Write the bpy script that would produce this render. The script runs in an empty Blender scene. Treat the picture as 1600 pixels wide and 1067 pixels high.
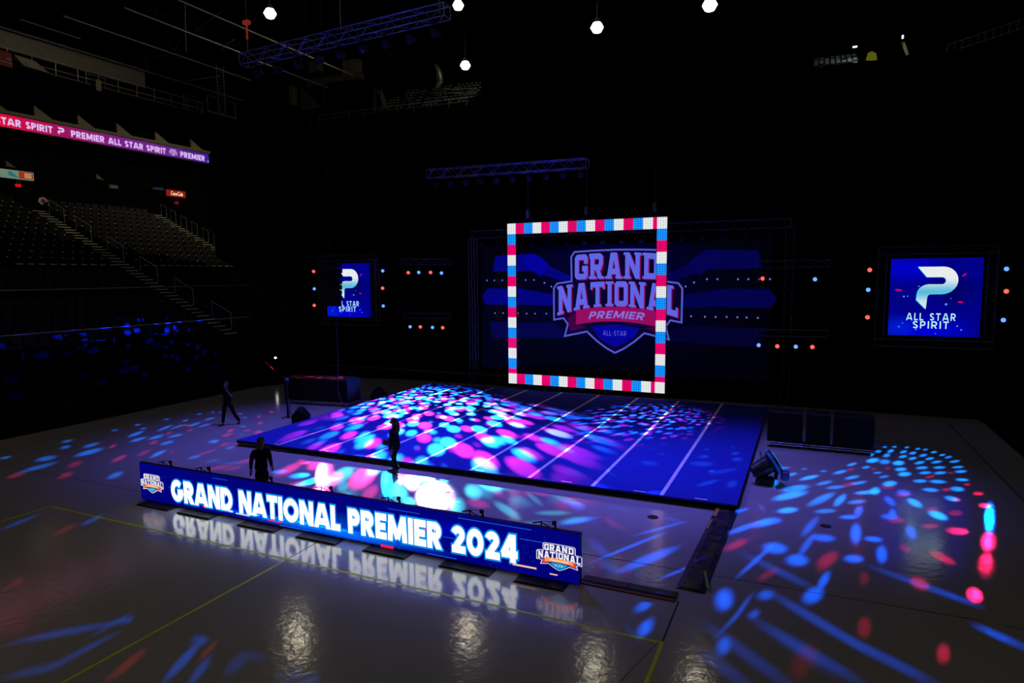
import bpy, math, random
from mathutils import Vector, Matrix
random.seed(7)
S = bpy.context.scene
COL = S.collection
PI = math.pi

# ------------------------------------------------------------------ camera
cd = bpy.data.cameras.new('camera')
cam = bpy.data.objects.new('camera', cd); COL.objects.link(cam); S.camera = cam
yaw, pit, rol = -.4266, .1014, -.0084
F = Vector((math.sin(yaw)*math.cos(pit), math.cos(yaw)*math.cos(pit), -math.sin(pit)))
r0 = Vector((math.cos(yaw), -math.sin(yaw), 0)); u0 = r0.cross(F)
r1 = r0*math.cos(rol)+u0*math.sin(rol); u1 = u0*math.cos(rol)-r0*math.sin(rol)
m = Matrix((r1, u1, -F)).transposed().to_4x4()
m.translation = Vector((17.874, -16.214, 5.80))
cam.matrix_world = m
cd.sensor_width = 36; cd.lens = 36*1020.1/1600
cd.clip_end = 300; cd.clip_start = .1

# ------------------------------------------------------------------ world, exposure
w = bpy.data.worlds.new('world'); S.world = w; w.use_nodes = True
w.node_tree.nodes['Background'].inputs[0].default_value = (.7, .72, 1, 1)
w.node_tree.nodes['Background'].inputs[1].default_value = .0004
S.view_settings.view_transform = 'Standard'; S.view_settings.look = 'None'
S.view_settings.exposure = 0; S.view_settings.gamma = 1; S.view_settings.use_curve_mapping = False

# ------------------------------------------------------------------ light helpers
def lamp(kind, loc, target, energy, color, size=60, blend=.5, radius=.1, name='lamp'):
    L = bpy.data.lights.new(name, kind); L.energy = energy; L.color = color
    L.shadow_soft_size = radius
    if kind == 'SPOT': L.spot_size = math.radians(size); L.spot_blend = blend
    o = bpy.data.objects.new(name, L); COL.objects.link(o); o.location = loc
    if target is not None:
        o.rotation_euler = (Vector(target)-Vector(loc)).to_track_quat('-Z', 'Y').to_euler()
    return o

class NT:
    """small node-tree writer"""
    def __init__(s, nt): s.t = nt
    def n(s, typ, **k):
        q = s.t.nodes.new(typ)
        for a, b in k.items(): setattr(q, a, b)
        return q
    def put(s, sock, v):
        if hasattr(v, 'links'): s.t.links.new(v, sock)
        elif v is not None: sock.default_value = v
    def math(s, op, a, b=None, c=None, clamp=False):
        q = s.n('ShaderNodeMath', operation=op, use_clamp=clamp)
        for i, v in enumerate((a, b, c)):
            if v is not None: s.put(q.inputs[i], v)
        return q.outputs[0]
    def vm(s, op, a, b=None):
        q = s.n('ShaderNodeVectorMath', operation=op)
        s.put(q.inputs[0], a)
        if b is not None: s.put(q.inputs[1], b)
        return q.outputs['Value'] if op in ('LENGTH', 'DISTANCE', 'DOT_PRODUCT') else q.outputs[0]
    def scale(s, a, f):
        q = s.n('ShaderNodeVectorMath', operation='SCALE'); s.put(q.inputs[0], a); s.put(q.inputs['Scale'], f); return q.outputs[0]
    def ss(s, v, a, b, c=0., d=1.):
        q = s.n('ShaderNodeMapRange', interpolation_type='SMOOTHSTEP')
        for i, x in enumerate((v, a, b, c, d)): s.put(q.inputs[i], x)
        return q.outputs[0]
    def sep(s, v):
        q = s.n('ShaderNodeSeparateXYZ'); s.put(q.inputs[0], v); return q.outputs
    def mix(s, f, a, b):
        q = s.n('ShaderNodeMix', data_type='RGBA'); s.put(q.inputs[0], f); s.put(q.inputs[6], a); s.put(q.inputs[7], b); return q.outputs[2]
    def ell(s, P, x, y, a, b, t, i=1., e0=1.05, e1=.35):
        q = s.n('ShaderNodeMapping', vector_type='TEXTURE')
        s.put(q.inputs[0], P); q.inputs[1].default_value = (x, y, 0); q.inputs[2].default_value = (0, 0, t); q.inputs[3].default_value = (a, b, 1)
        return s.ss(s.vm('LENGTH', q.outputs[0]), e0, e1, 0., i)
    def noise(s, v, sc, det=2., rough=.5):
        q = s.n('ShaderNodeTexNoise'); s.put(q.inputs['Vector'], v); q.inputs['Scale'].default_value = sc; q.inputs['Detail'].default_value = det; q.inputs['Roughness'].default_value = rough
        return q.outputs[0]

def gobo(loc, target, size, energy, color, spots=(), color2=None, spots2=(), cells=None, clipx=None, ref=22., comp=2.4, radius=.028):
    """moving-head effect light: a spot whose patterned wheel throws soft dots on the floor."""
    o = lamp('SPOT', loc, target, energy, (1, 1, 1), size, .15, radius, 'effect_lamp')
    L = o.data; L.use_nodes = True; t = L.node_tree; N = NT(t)
    g = N.n('ShaderNodeNewGeometry'); v = N.vm('NORMALIZE', g.outputs['Normal'])
    k = N.math('ABSOLUTE', N.math('DIVIDE', loc[2], N.sep(v)[2]))      # distance to the floor along the beam
    P = N.vm('ADD', N.scale(v, k), (loc[0], loc[1], 0.))
    P = N.vm('MULTIPLY', P, (1., 1., 0.))
    fall = N.math('POWER', N.math('MULTIPLY', k, 1/ref), comp)
    def colour_sum(lst, col, extra=None):
        acc = extra
        for e in lst:
            val = N.ell(P, *e)
            acc = val if acc is None else N.math('ADD', acc, val)
        q = N.n('ShaderNodeCombineXYZ')
        for i in range(3): N.put(q.inputs[i], N.math('MULTIPLY', acc, col[i]))
        return q.outputs[0]
    tot = None
    if spots: tot = colour_sum(spots, color)
    if spots2:
        b = colour_sum(spots2, color2); tot = b if tot is None else N.vm('ADD', tot, b)
    if cells:
        for (sc, rad, col, off, mask, inten) in cells:
            q = N.n('ShaderNodeTexVoronoi'); N.put(q.inputs['Vector'], N.vm('ADD', v, off)); q.inputs['Scale'].default_value = sc
            q.inputs['Randomness'].default_value = .85
            d = N.ss(q.outputs['Distance'], rad, rad*.55)
            mk = None
            for e in mask:
                z = N.ell(P, *e); mk = z if mk is None else N.math('ADD', mk, z)
            if clipx is not None: mk = N.math('MULTIPLY', mk, N.math('GREATER_THAN', N.sep(P)[0], clipx))
            d = N.math('MULTIPLY', d, mk); d = N.math('MULTIPLY', d, inten)
            c = N.scale(col, d); tot = c if tot is None else N.vm('ADD', tot, c)
    fall = N.math('MULTIPLY', fall, N.math('LESS_THAN', N.sep(v)[2], -.002))      # nothing above the horizontal
    em = t.nodes['Emission']; N.put(em.inputs[0], tot); N.put(em.inputs[1], fall)
    return o

# lights: ceiling lamps (built with their housings below), wash, effect and added fill lamps
WASH = []
# violet-blue wash from the flown truss over the mat
lamp('SPOT', (1.5, 3.4, 13.8), (1.5, 2.2, 0), 9400, (.14, .11, 1), 64, 1., 1.1, 'wash_lamp')
lamp('SPOT', (6.2, 3.4, 13.9), (9.6, .9, 0), 9600, (.14, .11, 1), 62, 1., 1.1, 'wash_lamp')
lamp('SPOT', (14.5, 4, 14), (15.8, 3.6, 0), 6800, (.15, .12, 1), 54, 1., 1.1, 'wash_lamp')
# added fill lamps, unseen, above and behind the camera
for x in (-14, 6, 26): lamp('SPOT', (x, -26, 29), (x*.8, -2, 0), 1150, (1, .9, .78), 110, .6, .4, 'house_and_fill_lamp')
# blue up-light on the trusses
lamp('SPOT', (2, -1, 10.5), (2, 3.6, 14.5), 260, (.05, .04, 1), 110, 1., .2, 'truss_lamp')
lamp('SPOT', (5, 9.6, 9.8), (5, 13, 10.9), 120, (.05, .04, 1), 110, 1., .2, 'truss_lamp')
# right-hand effect heads
RB = [(20.35,8.27,0.18,0.06,-1.85,1.00),(20.64,8.41,0.18,0.07,1.28,1.00),(21.01,8.49,0.20,0.06,-1.92,1.00),(21.31,8.42,0.22,0.06,-1.95,1.00),(21.52,8.40,0.20,0.06,-1.97,1.00),(21.72,8.15,0.24,0.08,-2.00,1.00),(21.91,7.87,0.23,0.07,-2.01,1.00),(22.03,7.65,0.27,0.07,-2.07,1.00),(22.12,7.18,0.31,0.10,-2.18,1.00),(20.10,7.57,0.28,0.09,-1.83,1.00),(20.47,7.77,0.36,0.09,-1.85,1.00),(20.84,7.83,0.33,0.09,-1.92,1.00),(21.09,7.77,0.29,0.10,-1.96,1.00),(21.35,7.59,0.31,0.09,-2.01,1.00),(21.48,7.24,0.30,0.10,-2.04,1.00),(21.61,6.90,0.32,0.11,-2.15,1.00),(22.09,6.52,0.27,0.11,-2.30,1.00),(22.08,6.04,0.28,0.12,-2.28,1.00),(19.86,7.02,0.31,0.08,-1.84,1.00),(20.30,7.15,0.35,0.10,-1.85,1.00),(20.75,7.19,0.31,0.10,-2.01,1.00),(21.00,7.07,0.31,0.10,-1.99,1.00),(21.13,6.62,0.34,0.11,-2.08,1.00),(21.58,6.27,0.28,0.13,-2.27,1.00),(21.95,5.15,0.23,0.15,-2.31,1.00),(19.85,6.34,0.43,0.17,-1.97,1.50),(20.17,6.32,0.38,0.17,1.33,0.80),(20.54,6.33,0.39,0.17,1.26,1.50),(21.11,6.03,0.29,0.14,-2.21,1.00),(21.51,5.66,0.29,0.13,-2.25,1.00),(21.67,4.17,0.30,0.18,1.20,1.00),(19.24,5.63,0.35,0.09,-2.03,1.00),(19.60,5.45,0.25,0.09,-2.07,1.00),(20.52,5.62,0.30,0.15,-2.06,1.50),(21.12,5.50,0.29,0.13,-2.25,1.00),(20.56,5.13,0.35,0.17,-2.00,1.50),(21.39,3.23,0.27,0.18,1.51,1.00),(18.44,4.55,0.17,0.09,-2.03,0.60),(18.88,4.63,0.41,0.12,-2.11,0.90),(19.87,4.98,0.21,0.09,-2.23,0.80),(20.00,4.63,0.28,0.10,-2.12,0.60),(20.87,4.57,0.28,0.16,-2.24,1.00),(21.31,4.70,0.28,0.19,-2.42,1.00),(20.08,3.99,0.38,0.18,-1.99,1.50),(21.01,3.81,0.27,0.19,-2.37,1.00),(17.92,4.57,0.12,0.08,-2.12,0.80),(17.36,4.45,0.29,0.16,-2.26,0.50),(17.59,3.84,0.34,0.12,-2.04,0.80),(18.06,3.72,0.52,0.14,-2.14,1.30),(19.17,4.21,0.41,0.12,-2.14,0.90),(19.31,3.73,0.40,0.12,-2.20,0.80),(18.44,3.36,0.45,0.13,-2.13,0.60),(18.71,3.08,0.39,0.16,-2.32,0.60),(17.06,2.73,0.47,0.23,-1.94,1.60),(17.71,2.54,0.63,0.25,-2.20,1.00),(17.61,1.89,0.80,0.24,-2.16,1.30),(19.45,2.94,0.47,0.16,-2.40,1.20),(19.66,3.15,0.46,0.14,1.40,1.40),(18.78,2.00,0.71,0.12,-1.80,1.00),(18.35,1.90,0.94,0.17,-1.98,0.70),(17.58,0.70,0.39,0.20,-2.21,1.40),(19.16,2.02,0.37,0.16,-2.30,0.60),(18.42,1.00,0.37,0.17,-2.43,0.60),(20.48,2.51,0.42,0.17,1.69,1.50),(20.86,1.74,0.39,0.21,1.69,1.60),(21.28,-1.06,0.85,0.17,1.34,0.00)]
RB2 = [(19.93,2.42,0.50,0.13,1.66,1.00),(20.33,3.28,0.34,0.20,1.47,1.00),(19.16,1.31,0.52,0.11,-1.72,1.30),(18.93,0.79,0.29,0.15,-2.55,2.00),(19.81,1.19,0.29,0.21,1.11,1.00),(19.90,1.49,0.42,0.10,1.49,1.00),(17.21,-0.24,0.42,0.22,-2.21,2.00),(16.71,-0.88,0.75,0.13,-2.08,1.40),(16.49,0.17,0.42,0.11,-2.11,1.40),(19.01,-0.25,0.80,0.13,1.50,1.60),(19.34,-0.46,0.22,0.18,-2.79,1.70),(19.43,-1.25,0.61,0.12,1.48,1.30),(18.35,-0.81,0.31,0.25,-2.51,1.20),(20.14,0.30,0.55,0.13,-1.64,0.90),(18.89,-1.73,0.27,0.20,1.05,1.40),(17.84,-2.25,0.38,0.25,1.40,1.40),(17.40,-1.80,0.37,0.30,1.48,1.50),(17.10,-2.52,1.29,0.07,-1.85,0.90),(18.02,-1.33,0.92,0.09,1.37,0.80),(18.09,-0.17,0.91,0.11,1.35,0.80),(16.68,-4.51,0.52,0.18,1.64,1.30),(18.13,-3.72,0.48,0.18,-1.83,1.10),(18.32,-3.00,0.54,0.09,1.38,1.10),(16.85,-6.05,0.31,0.11,1.64,0.90),(17.35,-4.05,0.25,0.16,1.34,0.80),(17.21,-4.84,0.18,0.09,1.50,0.70),(17.47,-2.90,1.13,0.12,2.46,0.40),(18.17,-4.64,1.29,0.10,2.38,0.55),(19.10,-5.42,0.90,0.09,2.51,0.45),(18.08,-5.70,1.09,0.09,2.45,0.40),(19.89,-2.45,1.16,0.13,2.58,0.30),(20.88,-4.05,0.55,0.10,2.43,0.30),(17.15,-6.10,1.21,0.09,2.40,0.30),(16.92,-6.65,0.65,0.07,2.45,0.30),(17.70,-5.50,1.20,0.06,2.35,0.30),(17.00,-4.71,0.82,0.04,-1.76,0.60),(16.84,-5.35,0.60,0.03,-1.81,0.40),(12.53,-0.84,0.73,0.19,2.38,1.30),(13.08,-1.99,0.60,0.20,-2.25,1.00),(13.86,-0.61,0.27,0.18,-2.61,1.60),(14.61,-2.87,1.39,0.08,-2.03,0.90),(15.09,-3.36,1.12,0.20,-2.03,1.00),(14.00,-3.29,0.70,0.08,2.20,0.60),(15.42,-5.32,0.30,0.13,-1.74,1.00),(15.61,-6.01,0.37,0.11,1.61,1.30),(15.73,-3.72,0.71,0.06,-2.09,0.80),(14.97,-1.66,0.94,0.09,-2.18,0.70),(15.00,-0.97,0.59,0.08,2.71,0.50),(14.47,-4.06,0.53,0.07,2.65,0.50),(17.06,-0.48,0.42,0.19,-2.09,1.40),(21.96,2.07,1.40,0.12,1.36,0.01)]
RR = [(19.19,5.08,0.30,0.09,-1.81,0.50),(19.80,5.37,0.22,0.08,-1.89,0.50),(20.19,5.62,0.24,0.08,-1.86,0.50),(19.06,3.49,0.44,0.13,-2.05,0.50),(20.00,3.63,0.28,0.17,-2.11,0.60),(21.19,5.14,0.33,0.09,-2.06,0.80),(21.79,5.78,0.15,0.07,1.24,0.80),(21.99,4.73,0.16,0.07,1.21,0.90),(21.40,4.01,0.24,0.10,-2.06,0.90),(22.09,3.95,0.22,0.11,1.06,0.90),(22.03,2.95,0.21,0.12,1.18,1.40),(21.27,2.08,0.29,0.15,1.11,0.40),(20.81,2.15,0.27,0.14,1.10,0.50),(21.08,0.78,0.30,0.21,0.99,1.30),(19.92,0.98,0.31,0.18,-2.10,0.60),(20.57,0.87,0.28,0.15,-2.35,0.60),(19.90,-0.72,0.33,0.13,1.54,0.35),(20.52,-0.95,0.39,0.19,1.95,0.60),(18.40,-2.05,0.78,0.15,-1.81,0.35),(16.64,-1.86,0.46,0.14,-2.02,0.50),(21.48,3.18,0.21,0.11,1.05,0.80),(20.29,3.10,0.34,0.15,-2.10,0.70),(20.77,-2.57,0.34,0.13,1.38,1.20),(19.94,-2.43,0.36,0.18,1.53,0.80),(18.89,-4.56,0.45,0.12,1.46,0.40),(19.93,-4.92,0.37,0.10,1.36,0.50),(18.41,-1.96,0.58,0.19,-1.92,0.40),(17.34,-3.15,0.46,0.11,-1.95,0.35),(19.02,-2.61,0.41,0.10,1.47,0.25),(18.00,-5.96,0.68,0.19,-1.78,0.12),(16.64,-1.99,0.56,0.12,-1.99,0.50),(13.85,-1.76,0.69,0.09,2.40,0.40),(14.18,-5.97,0.20,0.15,-2.66,0.20),(12.35,-0.32,0.40,0.19,2.19,0.20),(21.59,0.37,0.71,0.16,1.33,0.01),(21.25,-1.07,0.78,0.17,1.33,0.01)]
gobo((24.6, 14.05, 5.75), (19.5, 2, 0), 125, 270000, (.0, .20, 1.), RB)
gobo((24.6, 14.05, 3.85), (19.5, -3, 0), 125, 320000, (.0, .085, .9), RB2)
gobo((24.6, 14.05, 4.85), (19.5, -3, 0), 125, 78000, (1., .01, .10), RR)
# left-hand effect heads
LB = [(-6.20,-1.92,0.29,0.18,2.42,1.00),(-5.40,-2.47,0.33,0.17,2.44,1.00),(-5.88,-4.09,0.25,0.18,2.49,1.00),(-4.50,-3.62,0.43,0.33,2.38,1.00),(-4.82,-1.95,0.47,0.24,2.13,1.00),(-3.96,-2.56,0.67,0.33,1.90,1.40),(-3.68,-4.33,0.74,0.29,1.74,0.80),(-6.25,0.83,0.27,0.14,2.39,1.00),(-5.45,0.48,0.22,0.14,2.61,1.00),(-4.89,-0.22,0.60,0.18,2.05,1.50),(-4.03,-0.75,0.47,0.22,1.96,1.50),(-6.20,-0.16,0.22,0.13,2.65,1.00),(-6.09,1.99,0.21,0.14,2.55,1.00),(-4.74,0.87,0.66,0.14,2.03,1.40),(-3.73,-0.27,0.48,0.23,1.93,1.40),(-5.14,2.12,0.31,0.13,2.22,1.00),(-4.46,1.18,0.50,0.15,1.93,1.00),(-4.20,1.76,0.52,0.17,1.94,1.20),(-3.26,0.16,0.38,0.22,-1.38,1.30),(-2.62,-0.68,0.40,0.21,1.99,1.40),(-1.61,-1.79,0.63,0.16,2.07,1.60),(-5.70,3.26,0.22,0.11,2.46,1.00),(-5.44,3.72,0.19,0.11,2.44,1.00),(-4.49,2.74,0.42,0.17,1.91,1.00),(-3.67,1.80,0.45,0.17,1.80,1.00),(-4.11,3.98,0.23,0.13,2.65,0.80),(-1.25,0.11,0.32,0.22,2.14,1.20),(-0.13,-1.62,0.29,0.20,-1.23,1.20),(-0.65,-3.93,0.46,0.21,2.22,1.20),(-3.29,3.46,0.20,0.13,2.39,0.80),(-5.16,3.90,0.19,0.13,2.43,0.80),(-3.85,2.91,0.20,0.12,2.44,1.00),(-2.09,2.24,0.21,0.13,2.41,1.00),(0.05,-0.33,0.24,0.18,-1.36,0.80),(0.79,-1.70,0.29,0.19,-1.83,0.60),(-1.16,0.10,0.23,0.14,2.26,1.00),(-2.08,1.09,0.23,0.15,2.48,0.80),(-1.10,1.23,0.18,0.10,2.57,0.80),(3.61,-1.76,0.28,0.25,-2.80,1.60),(4.42,-1.84,0.33,0.29,-2.67,1.80),(5.09,-2.25,0.50,0.22,-1.75,1.30),(5.62,-1.70,0.29,0.15,-2.45,1.00),(1.50,-1.63,0.59,0.14,-2.77,0.50),(-0.09,-0.23,0.20,0.15,-1.35,0.60)]
LR = [(-2.28,-2.69,0.57,0.16,2.16,1.00),(-3.98,-1.74,0.36,0.11,2.28,1.00),(-3.11,-0.83,0.39,0.14,2.30,0.80),(-2.15,-1.91,0.52,0.14,2.11,0.70),(-2.02,1.56,0.24,0.14,2.19,1.00),(-1.58,1.01,0.36,0.18,-1.22,1.00),(-3.82,0.32,0.31,0.10,-0.76,0.90),(-3.50,1.00,0.27,0.12,2.19,0.70),(-2.96,-3.66,0.52,0.21,2.34,0.50),(-2.03,-4.52,0.46,0.20,2.34,0.60),(-3.42,-5.10,0.38,0.22,2.22,0.60),(-0.42,-2.30,0.42,0.16,1.94,0.50),(-1.38,-1.37,0.25,0.17,-1.72,0.50),(1.60,-2.11,0.44,0.24,-1.76,0.70),(-0.24,-1.00,0.42,0.16,-1.54,0.60),(-0.15,0.28,0.38,0.23,-1.45,0.80),(1.79,-1.28,0.40,0.26,-1.84,0.80),(-3.12,4.76,0.30,0.10,2.40,1.00),(-2.91,3.85,0.28,0.09,2.42,1.00),(-1.91,2.94,0.31,0.12,2.44,0.90),(-1.99,1.53,0.25,0.15,2.18,0.70),(-1.44,1.81,0.23,0.16,2.42,0.70),(-0.77,1.74,0.34,0.20,2.39,0.80),(-0.51,-0.02,0.37,0.19,-1.25,0.70),(2.03,-2.02,0.37,0.22,-1.71,0.60),(3.63,-0.74,0.24,0.14,-2.43,0.50),(6.86,-1.81,0.56,0.14,1.94,1.10),(0.71,3.76,0.72,0.17,2.29,1.40),(1.35,3.54,0.22,0.20,-1.85,0.70),(1.44,4.06,0.23,0.21,-1.79,0.70),(-0.25,6.53,0.27,0.13,2.33,0.80),(0.04,6.80,0.27,0.13,2.32,0.80),(0.23,7.03,0.27,0.14,2.30,0.80),(-0.05,5.58,0.23,0.13,2.40,0.80),(0.28,5.86,0.23,0.15,2.46,0.80),(0.77,3.30,0.19,0.17,2.07,0.70),(2.12,1.27,0.22,0.14,-1.75,0.70),(2.36,2.38,0.76,0.23,2.33,0.90),(-0.27,1.51,0.53,0.27,2.26,1.20),(5.12,-1.47,1.69,0.29,2.28,0.70),(6.09,-2.89,0.65,0.21,2.32,1.20)]
gobo((-8.8, 14.05, 5.0), (-2, 0, 0), 130, 130000, (.0, .16, 1.), LB)
gobo((-8.8, 14.05, 6.05), (0, -2, 0), 130, 60000, (.9, .02, .16), LR)
# centre: the two heads that flood the mat and the floor before it
CB = [(9.81,-1.06,0.79,0.28,2.15,1.60),(6.98,-1.03,1.10,0.18,2.19,2.20),(6.36,-1.14,0.61,0.17,2.02,0.30),(7.90,-1.87,0.67,0.17,2.18,0.90),(9.96,-2.20,0.73,0.24,2.09,0.70),(11.23,-1.99,0.84,0.20,2.44,0.90),(11.53,-0.95,0.70,0.12,2.31,0.40),(12.35,-1.73,0.53,0.19,-2.73,0.60),(12.99,-1.97,0.49,0.21,-2.30,0.60),(12.36,-0.71,0.72,0.18,2.70,0.50),(10.42,-0.54,0.38,0.18,2.88,0.50),(8.69,-2.51,0.54,0.18,2.18,0.70),(7.99,-0.46,0.29,0.24,2.58,0.70),(9.10,-1.80,1.37,0.62,2.15,0.45),(12.11,-2.54,0.56,0.12,-2.50,0.40),(4.15,-0.52,0.21,0.09,2.34,1.30),(6.28,-2.12,0.64,0.20,2.22,1.00),(5.44,-0.51,0.26,0.18,-3.08,0.90),(5.57,-1.65,0.42,0.17,-2.09,0.50),(6.81,-2.61,0.29,0.17,2.39,0.60),(7.26,-1.21,1.30,0.21,2.18,0.60)]
CR = [(7.75,-0.92,0.93,0.19,2.16,1.50),(7.29,-2.26,0.85,0.24,2.04,1.00),(10.36,-1.86,0.48,0.29,2.65,0.60),(10.99,-0.56,0.59,0.50,2.01,0.25),(9.10,-1.80,1.26,0.57,2.15,0.25),(10.47,-3.04,0.28,0.18,-2.82,0.20),(4.99,-1.21,0.83,0.19,2.29,1.40),(5.56,-1.92,0.75,0.17,2.29,1.00),(5.83,-2.56,0.52,0.24,2.27,1.30),(3.63,-0.74,0.33,0.22,2.66,0.30),(3.55,-0.29,0.27,0.17,-3.02,0.20)]
gobo((-.9, 14.05, 5.85), (7, 0, 0), 130, 110000, (.06, .75, 1.), CB, None, (),
     cells=[(23., .52, (.03, .55, .9), (0, 0, 0), [(2.84,7.70,6.25,3.85,2.44,1.00), (6.93,3.46,6.83,5.73,2.36,0.55)], 20.)], clipx=.05)
gobo((-1.6, 14.05, 5.85), (7, 0, 0), 130, 100000, (1., .03, .28), CR, None, (),
     cells=[(21., .50, (1., .03, .30), (3, 1, 2), [(3.41,6.53,6.78,4.48,2.59,0.90), (6.30,3.20,7.84,6.34,2.40,0.70)], 12.)], clipx=.05)
gobo((16.0, 14.05, 5.4), (10, 8, 0), 120, 50000, (.02, .45, 1.), [(15.03,4.64,0.21,0.12,-1.83,0.50),(15.80,5.21,0.16,0.08,1.37,0.50),(15.06,3.66,0.29,0.17,-1.98,0.80),(15.95,4.45,0.29,0.13,-1.79,0.80),(16.07,3.75,0.32,0.18,-1.85,0.70),(15.12,2.84,0.44,0.31,-2.84,0.70),(13.63,2.28,0.35,0.30,2.94,0.70),(13.77,3.46,0.17,0.13,-2.47,0.50),(15.51,2.17,0.16,0.09,-1.91,1.80),(15.55,0.99,0.55,0.14,-2.08,0.80),(15.82,2.30,0.70,0.19,-2.22,0.50),(13.30,4.06,0.44,0.08,2.47,0.40),(12.08,2.34,0.48,0.10,2.54,0.50),(16.19,1.17,0.44,0.16,-1.64,0.60),(12.78,0.90,0.57,0.07,2.21,0.50)], None, (),
     cells=[(30., .42, (.03, .5, .9), (5, 0, 0), [(11.80,8.10,3.95,2.76,-1.88,0.90)], 15.), (30., .42, (1., .03, .3), (0, 7, 0), [(11.93,7.59,4.36,3.06,-1.95,0.80)], 10.)])
# near floor streaks, from heads on the left-hand tower
gobo((-3.9, 14.05, 6.0), (9, -8, 0), 110, 60000, (.0, .11, .9), [(7.49,-9.29,0.27,0.10,-2.63,1.00),(6.90,-9.95,0.93,0.13,-2.30,0.80),(7.70,-10.17,0.72,0.11,-1.58,0.50),(7.57,-10.80,0.48,0.12,-2.31,0.55),(9.14,-9.23,0.24,0.09,-3.14,1.00),(9.38,-9.73,0.65,0.12,1.98,1.00),(9.83,-9.81,0.44,0.10,2.05,0.70),(2.30,-6.54,0.44,0.15,1.97,0.90),(0.81,-7.31,0.64,0.15,1.86,0.60),(10.20,-9.48,0.33,0.17,1.97,0.30),(10.26,-9.23,0.36,0.09,-3.04,0.30),(11.13,-9.35,0.26,0.18,3.13,0.30),(11.49,-9.29,0.18,0.09,-2.85,0.50),(7.36,-9.48,0.47,0.09,1.71,0.50),(14.15,-7.68,1.24,0.09,-1.91,0.80),(15.42,-6.65,0.73,0.19,1.66,0.50),(14.76,-7.24,0.76,0.08,-2.02,0.50),(15.77,-7.08,0.31,0.23,1.58,0.20),(7.21,-1.23,1.54,0.25,2.19,0.80)], (.5, .02, .03), [(4.16,-9.04,0.54,0.21,1.87,0.35),(2.30,-7.15,0.49,0.17,2.11,0.40),(8.69,-10.14,0.50,0.12,1.92,0.55),(9.50,-9.38,0.35,0.07,1.92,0.50),(5.79,-10.16,0.71,0.30,2.85,0.10),(8.70,-10.51,0.15,0.08,2.30,0.40)])
# weak spill over the lower stand and the speaker stack
gobo((-3.9, 14.05, 5.0), (-10, 2, 1), 70, 70000, (.0, .03, .8), (), None, (), cells=[(24., .36, (.0, .02, 1.), (1, 1, 1), [(-32, 2, 22.5, 38, 0, 1.)], .8)], comp=0.)
gobo((-1.8, 14.05, 2.95), (-2.6, 7.4, 1.2), 24, 60000, (1., .03, .03), [(-5.30,2.38,0.23,0.28,0,0.80),(-4.40,1.70,0.25,0.30,0,1.20),(-4.15,2.48,0.23,0.27,0,1.10),(-3.77,2.63,0.23,0.27,0,1.20),(-2.92,2.45,0.28,0.33,0,2.00),(-2.27,2.70,0.25,0.30,0,0.70),(-1.32,2.90,0.20,0.24,0,0.80),(-0.79,1.80,0.24,0.29,0,0.50),(-4.80,2.57,0.10,0.12,0,0.50)], None, (), comp=0.)
lamp('SPOT', (3, 10, 5), (-9.80, 0.13, 1.35), 9000, (.05, 1, .05), 1.6, .6, .02, 'added_green_spot')  # added narrow spot without a fixture, throws a green dot at the left
lamp('SPOT', (3, 10, 5), (-9.80, 0.49, 0.64), 5000, (1, .05, .03), 1.4, .6, .02, 'added_red_spot')  # likewise added, throws the red dot below it


# ------------------------------------------------------------------ materials
MATS = {}
def M(name, col, rough=.6, metal=0., spec=.5, emit=None, es=1.):
    if name in MATS: return MATS[name]
    a = bpy.data.materials.new(name); a.use_nodes = True; MATS[name] = a
    b = a.node_tree.nodes['Principled BSDF']
    b.inputs['Base Color'].default_value = (*col, 1); b.inputs['Roughness'].default_value = rough; b.inputs['Metallic'].default_value = metal
    b.inputs['Specular IOR Level'].default_value = spec
    if emit: b.inputs['Emission Color'].default_value = (*emit, 1); b.inputs['Emission Strength'].default_value = es
    # procedural break-up of the surface
    N = NT(a.node_tree); tc = N.n('ShaderNodeTexCoord')
    if not emit:
        f = N.noise(tc.outputs['Object'], 3., 4.)
        N.put(b.inputs['Roughness'], N.ss(f, .2, .8, max(.03, rough-.08), min(1., rough+.08)))
        N.put(b.inputs['Base Color'], N.mix(f, (*[c*.8 for c in col], 1), (*[min(1, c*1.2) for c in col], 1)))
    return a

def E(name, col, es=1.):
    """light-giving screen colour (sRGB 0-255 in, what the screen shows)"""
    lin = [((c/255)/12.92 if c/255 <= .04045 else ((c/255+.055)/1.055)**2.4) for c in col]
    return M(name, (.01, .01, .01), .4, 0, .2, lin, es)

def mat_nodes(name):
    a = bpy.data.materials.new(name); a.use_nodes = True; MATS[name] = a
    b = a.node_tree.nodes['Principled BSDF']; N = NT(a.node_tree); tc = N.n('ShaderNodeTexCoord')
    return a, b, N, tc.outputs['Object']

black = M('black_paint', (.006, .006, .007), .55, 0, .3)
blackgloss = M('black_enamel', (.01, .01, .012), .35, 0, .5)
cloth = M('black_drape', (.0012, .0012, .0015), .95, 0, .0)
alu = M('aluminium', (.2, .2, .26), .4, .6)
alu_d = M('dull_aluminium', (.16, .16, .2), .45, .8)
steel_d = M('dark_roof_steel', (.2, .2, .15), .6, .1)
concrete_o = M('olive_concrete', (.42, .40, .22), .9, 0, .1)
seat_m = M('seat_plastic', (.02, .02, .025), .35)
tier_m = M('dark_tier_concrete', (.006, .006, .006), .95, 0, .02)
yellow = M('yellow_tape', (.70, .85, .01), .5)
joint_m = M('floor_joint', (.02, .02, .02), .8)
skin_m = M('skin', (.14, .075, .06), .55)
hair_m = M('hair', (.01, .008, .006), .6)
shirt_m = M('black_cotton', (.004, .004, .005), .95, 0, .05)
trouser_m = M('dark_trousers', (.004, .004, .006), .95, 0, .05)
jacket_m = M('dark_blue_jacket', (.005, .005, .02), .95, 0, .05)
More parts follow.
